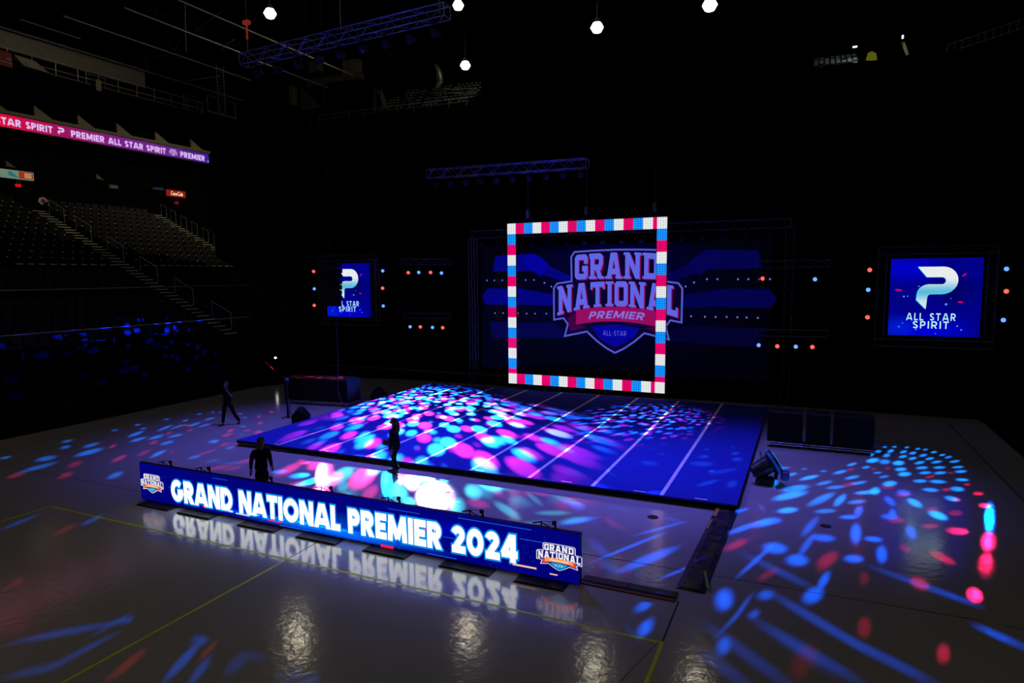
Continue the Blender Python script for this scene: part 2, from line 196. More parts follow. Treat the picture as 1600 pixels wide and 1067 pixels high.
shoe_m = M('dark_shoes', (.01, .01, .01), .5)
rail_m = M('rail_steel', (.6, .6, .55), .4, .3)

# concrete floor: sealed, glossy, faintly mottled
floor_m, b, N, oc = mat_nodes('sealed_concrete')
n1 = N.noise(oc, .35, 5., .6); n2 = N.noise(oc, 9., 3.)
N.put(b.inputs['Base Color'], N.mix(n1, (.36, .345, .325, 1), (.44, .425, .40, 1)))
N.put(b.inputs['Roughness'], N.math('ADD', N.ss(n1, .3, .7, .085, .12), N.ss(n2, .2, .8, 0., .04)))
b.inputs['IOR'].default_value = 1.95
bp = N.n('ShaderNodeBump'); bp.inputs['Strength'].default_value = .13; bp.inputs['Distance'].default_value = .02
N.put(bp.inputs['Height'], N.noise(oc, 7., 3., .5)); N.put(b.inputs['Normal'], bp.outputs[0])

# blue carpet
mat_m, b, N, oc = mat_nodes('blue_carpet')
f = N.noise(oc, 40., 3.)
N.put(b.inputs['Base Color'], N.mix(f, (.019, .035, .33, 1), (.025, .042, .39, 1)))
b.inputs['Roughness'].default_value = .95; b.inputs['Specular IOR Level'].default_value = .05
tape_m = M('white_tape', (.75, .75, .75), .7, 0, .2)

# ------------------------------------------------------------------ mesh builder
class MB:
    def __init__(s): s.v = []; s.f = []; s.mi = []; s.cur = 0
    def add(s, vs, fs):
        b = len(s.v); s.v += [tuple(v) for v in vs]; s.f += [tuple(b+i for i in f) for f in fs]; s.mi += [s.cur]*len(fs); return s
    def box(s, c, d, rz=0., M4=None):
        vs = []
        for z in (-.5, .5):
            for x, y in ((-.5, -.5), (.5, -.5), (.5, .5), (-.5, .5)):
                p = Vector((x*d[0], y*d[1], z*d[2]))
                if rz: p = Matrix.Rotation(rz, 3, 'Z') @ p
                p = p+Vector(c)
                vs.append(M4 @ p if M4 else p)
        return s.add(vs, [(3, 2, 1, 0), (4, 5, 6, 7), (0, 1, 5, 4), (1, 2, 6, 5), (2, 3, 7, 6), (3, 0, 4, 7)])
    def rbox(s, c, d, r):
        """box with chamfered vertical and top edges"""
        x, y, z = d[0]/2, d[1]/2, d[2]/2; rings = []
        for zz, k in ((-z, r), (-z+r, 0), (z-r, 0), (z, r)):
            X, Y = x-k, y-k
            rings.append([(c[0]+a, c[1]+bb, c[2]+zz) for a, bb in ((-X, -Y+r), (-X+r, -Y), (X-r, -Y), (X, -Y+r), (X, Y-r), (X-r, Y), (-X+r, Y), (-X, Y-r))])
        vs = [p for q in rings for p in q]; fs = [tuple(range(7, -1, -1)), tuple(range(24, 32))]
        for k in range(3):
            for i in range(8): j = (i+1) % 8; fs.append((k*8+i, k*8+j, k*8+8+j, k*8+8+i))
        return s.add(vs, fs)
    def tube(s, pts, r, n=6, cap=True):
        pts = [Vector(p) for p in pts]; rings = []
        rr = r if isinstance(r, (list, tuple)) else [r]*len(pts)
        for i, p in enumerate(pts):
            d = (pts[min(i+1, len(pts)-1)]-pts[max(i-1, 0)]).normalized()
            a = d.orthogonal().normalized() if abs(d.z) > .95 else d.cross(Vector((0, 0, 1))).normalized()
            c = d.cross(a)
            rings.append([p+(a*math.cos(2*PI*k/n)+c*math.sin(2*PI*k/n))*rr[i] for k in range(n)])
        fs = [(i*n+k, i*n+(k+1) % n, (i+1)*n+(k+1) % n, (i+1)*n+k) for i in range(len(pts)-1) for k in range(n)]
        if cap: fs += [tuple(range(n-1, -1, -1)), tuple(range((len(pts)-1)*n, len(pts)*n))]
        return s.add([v for q in rings for v in q], fs)
    def lathe(s, prof, n=16, M4=None):
        vs = []
        for r, z in prof:
            for k in range(n):
                p = Vector((r*math.cos(2*PI*k/n), r*math.sin(2*PI*k/n), z)); vs.append(M4 @ p if M4 else p)
        fs = [(i*n+k, i*n+(k+1) % n, (i+1)*n+(k+1) % n, (i+1)*n+k) for i in range(len(prof)-1) for k in range(n)]
        fs += [tuple(range(n-1, -1, -1)), tuple(range((len(prof)-1)*n, len(prof)*n))]
        return s.add(vs, fs)
    def prism(s, poly, z0, z1):
        n = len(poly)
        vs = [(x, y, z0) for x, y in poly]+[(x, y, z1) for x, y in poly]
        return s.add(vs, [tuple(range(n-1, -1, -1)), tuple(range(n, 2*n))]+[(i, (i+1) % n, n+(i+1) % n, n+i) for i in range(n)])
    def build(s, name, mats, parent=None, loc=None, smooth=False):
        me = bpy.data.meshes.new(name); me.from_pydata(s.v, [], s.f)
        for a in (mats if isinstance(mats, (list, tuple)) else [mats]): me.materials.append(a)
        me.polygons.foreach_set('material_index', s.mi)
        if smooth: me.polygons.foreach_set('use_smooth', [True]*len(s.f))
        me.update()
        o = bpy.data.objects.new(name, me); COL.objects.link(o)
        if parent is not None: o.parent = parent
        if loc is not None: o.location = loc
        return o

def tag(o, label=None, cat=None, group=None, kind=None):
    if label: o['label'] = label
    if cat: o['category'] = cat
    if group: o['group'] = group
    if kind: o['kind'] = kind
    return o
def thing(name, label, cat, loc=(0, 0, 0), rz=0., group=None):
    o = bpy.data.objects.new(name, None); COL.objects.link(o); o.location = loc; o.rotation_euler = (0, 0, rz)
    o.empty_display_size = .2
    return tag(o, label, cat, group)

def copy_tree(o, parent=None):
    c = o.copy(); COL.objects.link(c)
    if parent is not None: c.parent = parent
    for ch in list(o.children): copy_tree(ch, c)
    return c

def struct(mb, name, mat): return tag(mb.build(name, mat), kind='structure')

# ------------------------------------------------------------------ floor
GX0, GX1 = -8.64, 24.15
fl = MB(); fl.prism([(GX0, -24), (GX1, -24), (GX1, 14.25), (-2.6, 14.5), (-5.4, 13.9), (-7.4, 11.9), (GX0, 9.2)], -.05, 0)
fl.cur = 1
def strip(a, b, wd, z=.0015):
    a = Vector((*a, z)); b = Vector((*b, z)); d = (b-a).normalized(); n = Vector((-d.y, d.x, 0))*wd/2
    fl.add([a-n, b-n, b+n, a+n], [(0, 1, 2, 3)])
strip((.33, -6.35), (15.98, -6.35), .06); strip((.36, -6.38), (.36, -23), .06); strip((8.25, -6.38), (8.25, -23), .06); strip((15.95, -6.38), (15.95, -23), .06)
fl.cur = 2
strip((8.25, -6.3), (8.22, -5.2), .022); strip((3.6, -1.7), (3.52, .0), .022); strip((3.75, -4.6), (3.6, -1.7), .018); strip((15.95, -6.3), (15.95, -4.9), .03)
strip((13.6, -3.68), (20.7, -3.56), .022); strip((21.0, -3.6), (24.1, -3.7), .022); strip((-8.6, -4.6), (1.9, -4.66), .022)
strip((22.92, 13), (23.02, 3), .04); strip((-7.35, 9), (-7.1, -3.6), .02); strip((-1.3, 7.9), (.3, 14.2), .22); strip((8.6, -.6), (8.62, 0), .02); strip((15.9, -6.3), (15.6, -7.6), .012)
fl.build('floor', [floor_m, yellow, joint_m])['kind'] = 'structure'
bpy.data.objects['floor']['kind'] = 'structure'
a = MB(); a.box((2, 10, -.2), (120, 110, .2)); struct(a, 'floor_surround', M('dark_ground', (.004, .004, .006), .9, 0, .05))
for x, y, rr in ((14.65, -1.05, .13), (1.84, -1.02, .1), (18.41, -.06, .12), (9.2, -1.4, .07)):
    a = MB(); a.lathe([(rr, 0), (rr, .006), (rr*.8, .008)], 16)
    tag(a.build('floor_plug', joint_m, None, (x, y, .002)), {14.65: 'dark round floor plug between the mat and the long cable ramp', 1.84: 'small dark floor plug behind the lit banner, left of the walking person', 18.41: 'dark oval floor plug in the blue dots right of the mat', 9.2: 'tiny dark floor plug just in front of the mat, right of the standing person'}[x], 'floor plug')

# ------------------------------------------------------------------ room shell (mostly unlit)
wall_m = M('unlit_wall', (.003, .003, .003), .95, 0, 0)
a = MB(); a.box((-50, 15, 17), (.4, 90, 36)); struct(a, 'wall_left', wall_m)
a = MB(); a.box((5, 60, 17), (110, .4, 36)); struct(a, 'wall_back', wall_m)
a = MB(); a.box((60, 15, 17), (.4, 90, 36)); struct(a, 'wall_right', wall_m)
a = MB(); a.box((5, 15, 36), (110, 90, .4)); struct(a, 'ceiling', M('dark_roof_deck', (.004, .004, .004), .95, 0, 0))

# left stand: stepped tiers rising away from the floor
def tier_z(x): return 2.3+.455*(-12-x)
TX = [-12-.85*i for i in range(23)]
a = MB(); poly = [(-12, -.05)]
z = 2.3
for i, x in enumerate(TX): poly += [(x, tier_z(x)), (x-.85, tier_z(x))]
poly += [(TX[-1]-.85, 15.4), (-49.8, 15.4), (-49.8, -.05)]
n = len(poly); vs = [(x, -24, z) for x, z in poly]+[(x, 44, z) for x, z in poly]
a.add(vs, [(i, n+i, n+(i+1) % n, (i+1) % n) for i in range(n)])
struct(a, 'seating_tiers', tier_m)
a = MB(); a.box((-9.9, 0, .55), (.12, 26, 1.2)); struct(a, 'trim_1', M('dark_boards', (.002, .002, .003), .9, 0, .05))
# ------------------------------------------------------------------ performance mat
W, D, H = 16.46, 12.85, .2
t = thing('cheer_mat', 'large blue carpeted performance mat with white panel lines, lying on the concrete floor', 'mat', (0, 0, 0))
a = MB(); a.box((W/2, D/2, .045), (W-.06, D-.06, .085)); a.build('spring_deck', black, t)
a = MB(); a.box((W/2, D/2, .125), (W, D, .07)); a.build('foam_layer', M('black_foam', (.004, .004, .006), .9, 0, .05), t)
for i in range(9):
    a = MB(); p = W/9; a.box((p*(i+.5), D/2, .18), (p-.002, D, .04)); a.build('carpet_roll', mat_m, t)
for i in range(8):
    a = MB(); a.box((W/9*(i+1), D/2, .2015), (.1, D-.03, .003)); a.build('tape_line', tape_m, t)
for x, y in ((1.75, .12), (3.75, .1), (5.6, .1), (9.4, .1), (12.05, .1), (14.05, .1), (15.6, .12)):
    a = MB(); a.box((x, y, .2015), (.3, .05, .003)); a.build('marker_tape', tape_m, t)
a = MB(); a.box((W*.71, D-.03, .2015), (W*.56, .035, .003)); a.build('edge_tape', tape_m, t)
for i, (x0, x1, y, z) in enumerate(((-.08, 1.55, -.03, .11), (-.05, 2.4, -.035, .05))):
    a = MB(); a.box(((x0+x1)/2, y, z), (x1-x0, .03, .012)); a.build('edge_board', M('pale_board_edge', (.12, .10, .04), .6), t)

# ------------------------------------------------------------------ lettering: strokes as polygons, sans and slab styles
def arc(cx, cy, rx, ry, a0, a1, n=10):
    return [(cx+rx*math.cos(math.radians(a0+(a1-a0)*i/n)), cy+ry*math.sin(math.radians(a0+(a1-a0)*i/n))) for i in range(n+1)]
def sans(ch, s):
    """list of centre lines for a letter of height 1, stroke s -> (width, strokes)"""
    h = s/2
    if ch == 'A': Wd = 1.0; return Wd, [[(h*.55, -.1), (Wd/2-.02, 1.1)], [(Wd-h*.55, -.1), (Wd/2+.02, 1.1)], [(.28, .26), (.72, .26)]]
    if ch == 'B': return .74, [[(h, 0), (h, 1)], [(h, 1-h)]+arc(.42, .76, .2, .24-h, 90, -90)+[(h, .52)], [(h, .52)]+arc(.42, .26, .24, .26-h, 90, -90)+[(h, h)]]
    if ch == 'C': return .9, [arc(.5, .5, .5-h, .5-h, 50, 310, 16)]
    if ch == 'D': return .88, [[(h, 0), (h, 1)], [(h, 1-h), (.36, 1-h)]+arc(.36, .5, .52-h, .5-h, 90, -90, 14)+[(h, h)]]
    if ch == 'E': return .64, [[(h, 0), (h, 1)], [(h, 1-h), (.64, 1-h)], [(h, .5), (.58, .5)], [(h, h), (.64, h)]]
    if ch == 'G': return .98, [arc(.5, .5, .5-h, .5-h, 48, 352, 18), [(.55, .44), (.98, .44)]]
    if ch == 'I': return s, [[(h, 0), (h, 1)]]
    if ch == 'L': return .58, [[(h, 0), (h, 1)], [(h, h), (.58, h)]]
    if ch == 'M': return 1.12, [[(h, 0), (h*1.5, 1)], [(1.12-h, 0), (1.12-h*1.5, 1)], [(h*1.3, 1.05), (.56, .12)], [(1.12-h*1.3, 1.05), (.56, .12)]]
    if ch == 'N': return .9, [[(h, 0), (h, 1)], [(.9-h, 0), (.9-h, 1)], [(h*.9, 1.08), (.9-h*.9, -.08)]]
    if ch == 'O': return 1.04, [arc(.52, .5, .52-h, .5-h, 0, 360, 24)]
    if ch == 'P': return .72, [[(h, 0), (h, 1)], [(h, 1-h), (.4, 1-h)]+arc(.4, .67, .32-h, .33-h, 90, -90)+[(h, .34+h)]]
    if ch == 'R': return .8, [[(h, 0), (h, 1)], [(h, 1-h), (.42, 1-h)]+arc(.42, .67, .34-h, .33-h, 90, -90)+[(h, .34+h)], [(.36, .45), (.8-h*.9, -.08)]]
    if ch == 'S': return .68, [arc(.34, .735, .33-h*.9, .265-h, 25, 250, 12)+arc(.34, .265, .34-h*.9, .265-h, 70, -155, 12)]
    if ch == 'T': return .72, [[(.36, 0), (.36, 1)], [(0, 1-h), (.72, 1-h)]]
    if ch == '0': return .86, [arc(.43, .5, .43-h, .5-h, 0, 360, 22)]
    if ch == '2': return .74, [arc(.36, .69, .35-h, .31-h, 165, -35, 12)+[(.16, h)], [(.04, h), (.74, h)]]
    if ch == '4': return .8, [[(.58, 0), (.58, 1)], [(.55, 1.0), (.08, .26)], [(.02, .29), (.8, .29)]]
    if ch == '-': return .4, [[(.05, .45), (.35, .45)]]
    if ch == '.': return s, [[(h, 0), (h, s)]]
    if ch in 'ocal': return {'o': (.62, [arc(.31, .31, .31-h, .31-h, 0, 360, 14)]), 'c': (.56, [arc(.3, .31, .3-h, .31-h, 50, 310, 12)]), 'a': (.62, [arc(.3, .31, .3-h, .31-h, 0, 360, 14), [(.56, 0), (.56, .62)]]), 'l': (.2, [[(.1, 0), (.1, 1.05)]])}[ch]
    return .38, []
def slab(ch, s):
    h = s/2; c = .16; sf = .1
    def ser(x, y, wd=.46): return [(x-wd/2, y), (x+wd/2, y)]
    lo, hi = sf/2+.0, 1-sf/2
    if ch == 'G': return .74, [[(.74-h, .62), (.74-h, 1-c), (.74-c, 1-h), (c, 1-h), (h, 1-c), (h, c), (c, h), (.74-c, h), (.74-h, c), (.74-h, .46)], [(.42, .43), (.74, .43)]]
    if ch == 'R': return .86, [[(.2, 0), (.2, 1)], [(.05, 1-h), (.62, 1-h), (.72-h*.3, 1-c), (.72-h*.3, .5+c*.8), (.62, .42+h*.3), (.2, .42+h*.3)], [(.46, .45), (.66, 0)], ('s', ser(.22, lo, .44)), ('s', ser(.7, lo, .32)), ('s', [(.02, hi), (.3, hi)])]
    if ch == 'A': return .96, [[(.2, 0), (.43, 1.04)], [(.76, 0), (.53, 1.04)], [(.3, .28), (.66, .28)], ('s', ser(.19, lo, .38)), ('s', ser(.77, lo, .38)), ('s', [(.3, hi), (.6, hi)])]
    if ch == 'N': return .96, [[(.2, 0), (.2, 1)], [(.76, 0), (.76, 1)], [(.16, 1.05), (.8, -.05)], ('s', ser(.2, lo, .4)), ('s', [(0, hi), (.3, hi)]), ('s', ser(.77, hi, .38))]
    if ch == 'D': return .84, [[(.2, 0), (.2, 1)], [(.2, 1-h), (.84-c, 1-h), (.84-h, 1-c), (.84-h, c), (.84-c, h), (.2, h)], ('s', [(0, hi), (.3, hi)]), ('s', [(0, lo), (.3, lo)])]
    if ch == 'T': return .84, [[(.42, 0), (.42, 1)], [(0, 1-h*.9), (.84, 1-h*.9)], ('s', ser(.42, lo, .46)), ('v', [(.05, .7), (.05, 1)]), ('v', [(.79, .7), (.79, 1)])]
    if ch == 'I': return .46, [[(.23, 0), (.23, 1)], ('s', ser(.23, lo, .46)), ('s', ser(.23, hi, .46))]
    if ch == 'O': return .76, [[(.38, 1-h), (.76-c, 1-h), (.76-h, 1-c), (.76-h, c), (.76-c, h), (c, h), (h, c), (h, 1-c), (c, 1-h), (.38, 1-h)]]
    if ch == 'L': return .7, [[(.22, 0), (.22, 1)], [(.22, h*.9), (.7, h*.9)], ('s', ser(.22, hi, .44)), ('s', [(0, lo), (.3, lo)]), ('v', [(.65, 0), (.65, .32)])]
    return .3, []
def clip(poly, y, keep_above):
    out = []
    for i in range(len(poly)):
        a, b = poly[i], poly[(i+1) % len(poly)]
        ia = (a[1] >= y) == keep_above or a[1] == y; ib = (b[1] >= y) == keep_above or b[1] == y
        if ia: out.append(a)
        if ia != ib:
            t = (y-a[1])/(b[1]-a[1]); out.append((a[0]+(b[0]-a[0])*t, y))
    return out
def stroke_polys(pts, s, o, ext=0.):
    """quads of a polyline with stroke width s grown by outline o, mitred"""
    n = len(pts); closed = math.dist(pts[0], pts[-1]) < 1e-6; L = []; R = []; hw = s/2+o
    for i, p in enumerate(pts):
        if closed: a = pts[(i-1) % (n-1)]; c = pts[(i+1) % (n-1)]
        else: a = pts[i-1] if i else None; c = pts[i+1] if i < n-1 else None
        def nd(u, v):
            l = math.dist(u, v) or 1e-9; return ((v[0]-u[0])/l, (v[1]-u[1])/l)
        d1 = nd(a, p) if a else nd(p, c); d2 = nd(p, c) if c else nd(a, p)
        dx, dy = d1[0]+d2[0], d1[1]+d2[1]; l = math.hypot(dx, dy) or 1e-9; dx /= l; dy /= l
        k = hw/max(.5, dx*d1[0]+dy*d1[1])
        q = p
        if not closed and i == 0: q = (p[0]-d2[0]*(o+ext), p[1]-d2[1]*(o+ext))
        if not closed and i == n-1: q = (p[0]+d1[0]*(o+ext), p[1]+d1[1]*(o+ext))
        L.append((q[0]-dy*k, q[1]+dx*k)); R.append((q[0]+dy*k, q[1]-dx*k))
    return [[R[i], R[i+1], L[i+1], L[i]] for i in range(n-1)]
def text_polys(txt, s=.22, style=sans, gap=.1, o=0., shear=0., space=.38, halfs=None):
    """-> total width, list of polygons in text units (height 1)"""
    x = 0; out = []
    for ch in txt:
        wd, st = style(ch, s) if ch != ' ' else (space, [])
        for k in st:
            w2 = s
            if isinstance(k, tuple): w2 = .1; k = k[1]
            for q in stroke_polys(k, w2, o):
                q = clip(q, -o, True); q = clip(q, 1+o, False) if len(q) > 2 else q
                if len(q) > 2: out.append([(x+a+shear*b, b) for a, b in q])
        x += wd+gap
    return x-gap, out
def laytext(name, mat, parent, txt, s, style, gap, o, shear, space, fn, sub=1):
    """one mesh per word; fn(a, b) with a in 0..1 along the whole line"""
    wd = text_polys(txt, s, style, gap, 0, shear, space)[0]; x = 0
    for wrd in txt.split(' '):
        w_, P = text_polys(wrd, s, style, gap, o, shear, space)
        lay(name, mat, parent, [[((x+p+0)/wd, q) for p, q in pl] for pl in P], fn, sub); x += w_+gap+space+gap
def subdiv(poly, n=3):
    """cut a polygon's edges so a warp bends it"""
    out = []
    for i in range(len(poly)):
        a, b = poly[i], poly[(i+1) % len(poly)]
        for k in range(n): out.append((a[0]+(b[0]-a[0])*k/n, a[1]+(b[1]-a[1])*k/n))
    return out
def lay(name, mat, parent, polys, fn, sub=1):
    a = MB()
    for p in polys:
        if sub > 1: p = subdiv(p, sub)
        a.add([fn(*q) for q in p], [tuple(range(len(p)))])
    return a.build(name, mat, parent)
def ring_poly(pts, wd):
    pts = list(pts)+[pts[0]]
    return stroke_polys(pts, wd, 0)

# the contest crest, in units of its half width (origin near its middle)
def U(x, y): return ((x-636)/580, (545-y)/580)
CREST_OUT = [U(*p) for p in ((270, 100), (430, 92), (636, 88), (842, 92), (1002, 100), (1034, 145), (1030, 362), (1160, 380), (1194, 425), (1192, 712), (1102, 695), (1064, 750), (1092, 860), (888, 812), (802, 890), (712, 955), (636, 995), (560, 955), (470, 890), (385, 812), (180, 860), (210, 750), (170, 695), (80, 712), (78, 425), (110, 380), (245, 362), (240, 145))]
def crest(parent, fn, pal, ring=.021, mini=False, e=0.004):
    """fn(u, v, layer) -> point; pal: field, ring, letter, shade, ribbon, ribbon_dark, shield, word"""
    L = lambda k: (lambda u, v: fn(u, v, k*e))
    lay('crest_field', pal['field'], parent, [CREST_OUT], L(1))
    lay('crest_outline', pal['ring'], parent, ring_poly(CREST_OUT, ring*2 if mini else ring), L(2))
    tails = [[U(*p) for p in ((205, 690), (290, 640), (300, 752), (385, 772), (232, 812))], [U(*p) for p in ((1067, 690), (982, 640), (972, 752), (887, 772), (1040, 812))]]
    lay('ribbon_tail', pal['ribbon_dark'], parent, tails, L(2))
    n = 14; top = [U(286+(986-286)*i/n, 622-34*(1-(2*i/n-1)**2)) for i in range(n+1)]; bot = [U(986-(986-286)*i/n, 752-36*(1-(2*i/n-1)**2)) for i in range(n+1)]
    lay('shield', pal['shield'], parent, [[U(*p) for p in ((425, 768), (636, 742), (847, 768), (800, 850), (720, 905), (636, 942), (552, 905), (480, 850))]], L(2))
    lay('ribbon', pal['ribbon'], parent, [top+bot], L(3))
    def wg(s, t):
        b = U(0, 345-6*(1-(2*s-1)**2))[1]; tp = U(0, 128-16*(1-(2*s-1)**2))[1]
        return (U(275+(997-275)*s, 0)[0], b+(tp-b)*t)
    def wn(s, t):
        b = U(0, 672-92*(1-(2*s-1)**2))[1]; tp = U(0, 408-46*(1-(2*s-1)**2))[1]
        return (U(112+(1160-112)*s, 0)[0], b+(tp-b)*t)
    for txt, wf in (('GRAND', wg), ('NATIONAL', wn)):
        wd, P = text_polys(txt, .22, slab, .07)
        if 'shade' in pal:
            lay('letter_shade', pal['shade'], parent, P, lambda a, b: L(3)(*[c+d for c, d in zip(wf(a/wd, b), (.017, -.014))]), 3)
        lay('lettering', pal['letter'], parent, P, lambda a, b: L(4)(*wf(a/wd, b)), 3)
    wd, P = text_polys('PREMIER', .2, sans, .16, shear=.25)
    lay('lettering', pal['word'], parent, P, lambda a, b: L(5)(U(400+(880-400)*a/wd, 0)[0], U(0, 700-12*math.sin(PI*a/wd)-(b*66))[1]), 2)
    wd, P = text_polys('ALL-STAR', .13, sans, .3)
    lay('lettering', pal['small'], parent, P, lambda a, b: L(5)(U(532+(735-532)*a/wd, 0)[0], U(0, 842-b*44)[1]), 1)

# the looping P mark, units: x right, y up, height 1
def Q(x, y): return ((x-606)/458, (648-y)/458)
P_MARK = [Q(415, 190), Q(665, 190)]+[Q(*p) for p in arc(655, 337, 145, 147, -90, 90, 14)]+[Q(548, 486), Q(527, 495), Q(518, 515), Q(508, 648), Q(413, 548), Q(418, 490)]+[Q(*p) for p in arc(530, 490, 112, 112, 180, 270, 7)]+[Q(650, 378)]+[Q(*p) for p in arc(650, 340, 38, 38, 90, -90, 8)]+[Q(505, 302)]
def p_mark_polys():
    """the mark cut into convex-ish strips so every face is clean"""
    return [P_MARK]

# ------------------------------------------------------------------ trusses and stage lights
def truss(name, label, p0, p1, s=.3, rad=.022, mat=None, cell=None, group=None, cat='truss', up=(0, 0, 1)):
    p0 = Vector(p0); p1 = Vector(p1); t = thing(name, label, cat, p0, 0, group); truss_parts(t, p1-p0, s, rad, mat or alu_d, cell, up); return t
def truss_parts(t, v, s, rad, mat, cell=None, up=(0, 0, 1), org=(0, 0, 0), names=('chord', 'lacing')):
    org = Vector(org); L = v.length; d = v/L; a = d.cross(Vector(up))
    if a.length < .1: a = Vector((1, 0, 0))
    a.normalize(); c = a.cross(d)
    cs = [(a*i+c*j)*s/2 for i, j in ((-1, -1), (1, -1), (1, 1), (-1, 1))]
    for q in cs:
        m_ = MB(); m_.tube([org+q, org+q+v], rad, 5); m_.build(names[0], mat, t)
    m_ = MB(); n = max(2, round(L/(cell or s*1.1)))
    for k in range(n):
        for j in range(4):
            x, y = cs[j], cs[(j+1) % 4]
            if k % 2: x, y = y, x
            m_.tube([org+x+v*k/n, org+y+v*(k+1)/n], rad*.5, 4, False)
    for e in (0, 1):
        for j in range(4): m_.tube([org+cs[j]+v*e, org+cs[(j+1) % 4]+v*e], rad*.7, 4, False)
    m_.build(names[1], mat, t)

lens = {'blue': E('blue_lens', (120, 190, 255), 1.9), 'red': E('red_lens', (255, 70, 60), 3.5), 'off': M('dark_lens', (.02, .02, .05), .1)}
lens['blue'].node_tree.nodes['Principled BSDF'].inputs['Emission Color'].default_value = (.1, .26, 1, 1)
lens['red'].node_tree.nodes['Principled BSDF'].inputs['Emission Color'].default_value = (1, .05, .03, 1)
PROTO = {}
def stage_light(col, loc, label, group=None, aim=(8, -6, 0)):
    if col not in PROTO:
        t = thing('stage_light', label, 'stage light')
        a = MB(); a.lathe([(.05, -.26), (.13, -.22), (.15, -.05), (.15, .03), (.13, .04)], 14); hd_ = a.build('body', black, t, smooth=False)
        a = MB(); a.lathe([(.085, .041), (.085, .047), (.05, .055)], 14); a.build('lens', lens[col], hd_)
        a = MB(); a.tube([(.17, 0, -.08), (.19, .2, -.1), (.1, .3, -.1), (-.1, .3, -.1), (-.19, .2, -.1), (-.17, 0, -.08)], .016, 5); y_ = a.build('yoke', black, t)
        a = MB(); a.tube([(0, .3, -.1), (0, .5, -.1)], .03, 6); a.build('clamp', black, y_)
        PROTO[col] = t
    else:
        t = copy_tree(PROTO[col]); tag(t, label)
    t.location = loc
    d = (Vector(aim)-Vector(loc)).normalized(); zx = Vector((0, 0, 1))
    x = zx.cross(d).normalized(); y = d.cross(x)
    t.rotation_euler = Matrix((x, y, d)).transposed().to_euler()
    if group: t['group'] = group
    return t
# ------------------------------------------------------------------ long LED banner on the floor
def scr(name, base, glow=(), dots=None, ramp=None, es=1.):
    """lit screen: base colour plus soft patches; everything here is what the screen shows"""
    a = bpy.data.materials.new(name); a.use_nodes = True; b = a.node_tree.nodes['Principled BSDF']; N = NT(a.node_tree); tc = N.n('ShaderNodeTexCoord')
    b.inputs['Base Color'].default_value = (.005, .005, .005, 1); b.inputs['Roughness'].default_value = .5; b.inputs['Specular IOR Level'].default_value = .1
    s = N.sep(tc.outputs['Object']); q = N.n('ShaderNodeCombineXYZ'); N.put(q.inputs[0], s[0]); N.put(q.inputs[1], s[2]); P = q.outputs[0]
    col = N.mix(N.noise(P, 1.3, 2.), (*[c*.75 for c in base], 1), (*[c*1.25 for c in base], 1))
    tot = col
    if ramp: # (a, b, colour0, colour1) along x
        tot = N.mix(N.ss(s[ramp[4]], ramp[0], ramp[1]), (*ramp[2], 1), (*ramp[3], 1))
    for (x, z, rx, rz, c) in glow:
        tot = N.vm('ADD', tot, N.scale(c, N.ell(P, x, z, rx, rz, 0, 1., 1., 0.)))
    if dots: # fine specks
        v = N.n('ShaderNodeTexVoronoi'); N.put(v.inputs['Vector'], P); v.inputs['Scale'].default_value = dots[0]
        tot = N.vm('ADD', tot, N.scale(dots[1], N.math('MULTIPLY', N.ss(v.outputs['Distance'], .12, .05), N.ss(N.noise(P, 1.1, 1.), .5, .62))))
    N.put(b.inputs['Emission Color'], tot); b.inputs['Emission Strength'].default_value = es
    return a
BX0, BX1, BY = 2.10, 14.17, -5.1
t = thing('led_banner', 'long low blue LED banner reading GRAND NATIONAL PREMIER 2024, standing on the glossy floor', 'led banner', (BX0, BY, 0))
bw = BX1-BX0
a = MB(); a.box((bw/2, .06, .53), (bw, .1, .98)); a.build('housing', black, t)
bm_ = scr('banner_screen', (.0, .0, .2), [(6.2, .16, 3.6, .16, (0, .12, .8)), (5.7, .23, 1.6, .055, (.0, .8, .9)), (3.9, .18, 3., .06, (0, .05, .7)), (6.8, .3, 2.2, .4, (.0, .04, .3)), (9.3, .65, 1.6, .3, (0, 0, .2)), (3.3, .3, 2., .3, (0, 0, .2))], (14., (.02, .12, .8)))
for i in range(12):
    a = MB(); p = bw/12; x0 = p*i; a.add([(x0+.003, 0, .045), (x0+p-.003, 0, .045), (x0+p-.003, 0, 1.02), (x0+.003, 0, 1.02)], [(0, 1, 2, 3)]); a.build('screen_panel', bm_, t)
white_e = E('banner_white', (238, 240, 240), 2.1); cyan_e = E('banner_cyan_edge', (10, 140, 240), 1.)
tx0, tx1, tz0, tzh = 3.27-BX0, 12.9-BX0, .16, .55
zz = lambda a_: tz0+.075*min(1, a_)
laytext('letter_glow', cyan_e, t, 'GRAND NATIONAL PREMIER 2024', .25, sans, .1, .085, 0, .34, lambda a_, b_: (tx0+(tx1-tx0)*a_, -.004, zz(a_)+b_*tzh))
laytext('lettering', white_e, t, 'GRAND NATIONAL PREMIER 2024', .25, sans, .1, .012, 0, .34, lambda a_, b_: (tx0+(tx1-tx0)*a_, -.008, zz(a_)+b_*tzh))
pal = dict(field=E('crest_navy', (10, 20, 120), 1.), ring=E('crest_white', (245, 240, 250), 1.), letter=E('crest_white', (245, 240, 250)), ribbon=E('crest_orange', (255, 150, 70), 1.), ribbon_dark=E('crest_red_orange', (225, 70, 50), 1.), shield=E('crest_cyan', (20, 160, 220), 1.), word=E('crest_pale', (255, 225, 200), 1.), small=E('crest_white', (1, 1, 1)))
crest(t, lambda u, v, k: (13.76-BX0+u*.47, -.004-k, .50+v*.33*.98), pal, .03)
crest(t, lambda u, v, k: (2.56-BX0+u*.43, -.004-k, .50+v*.31), pal, .05)
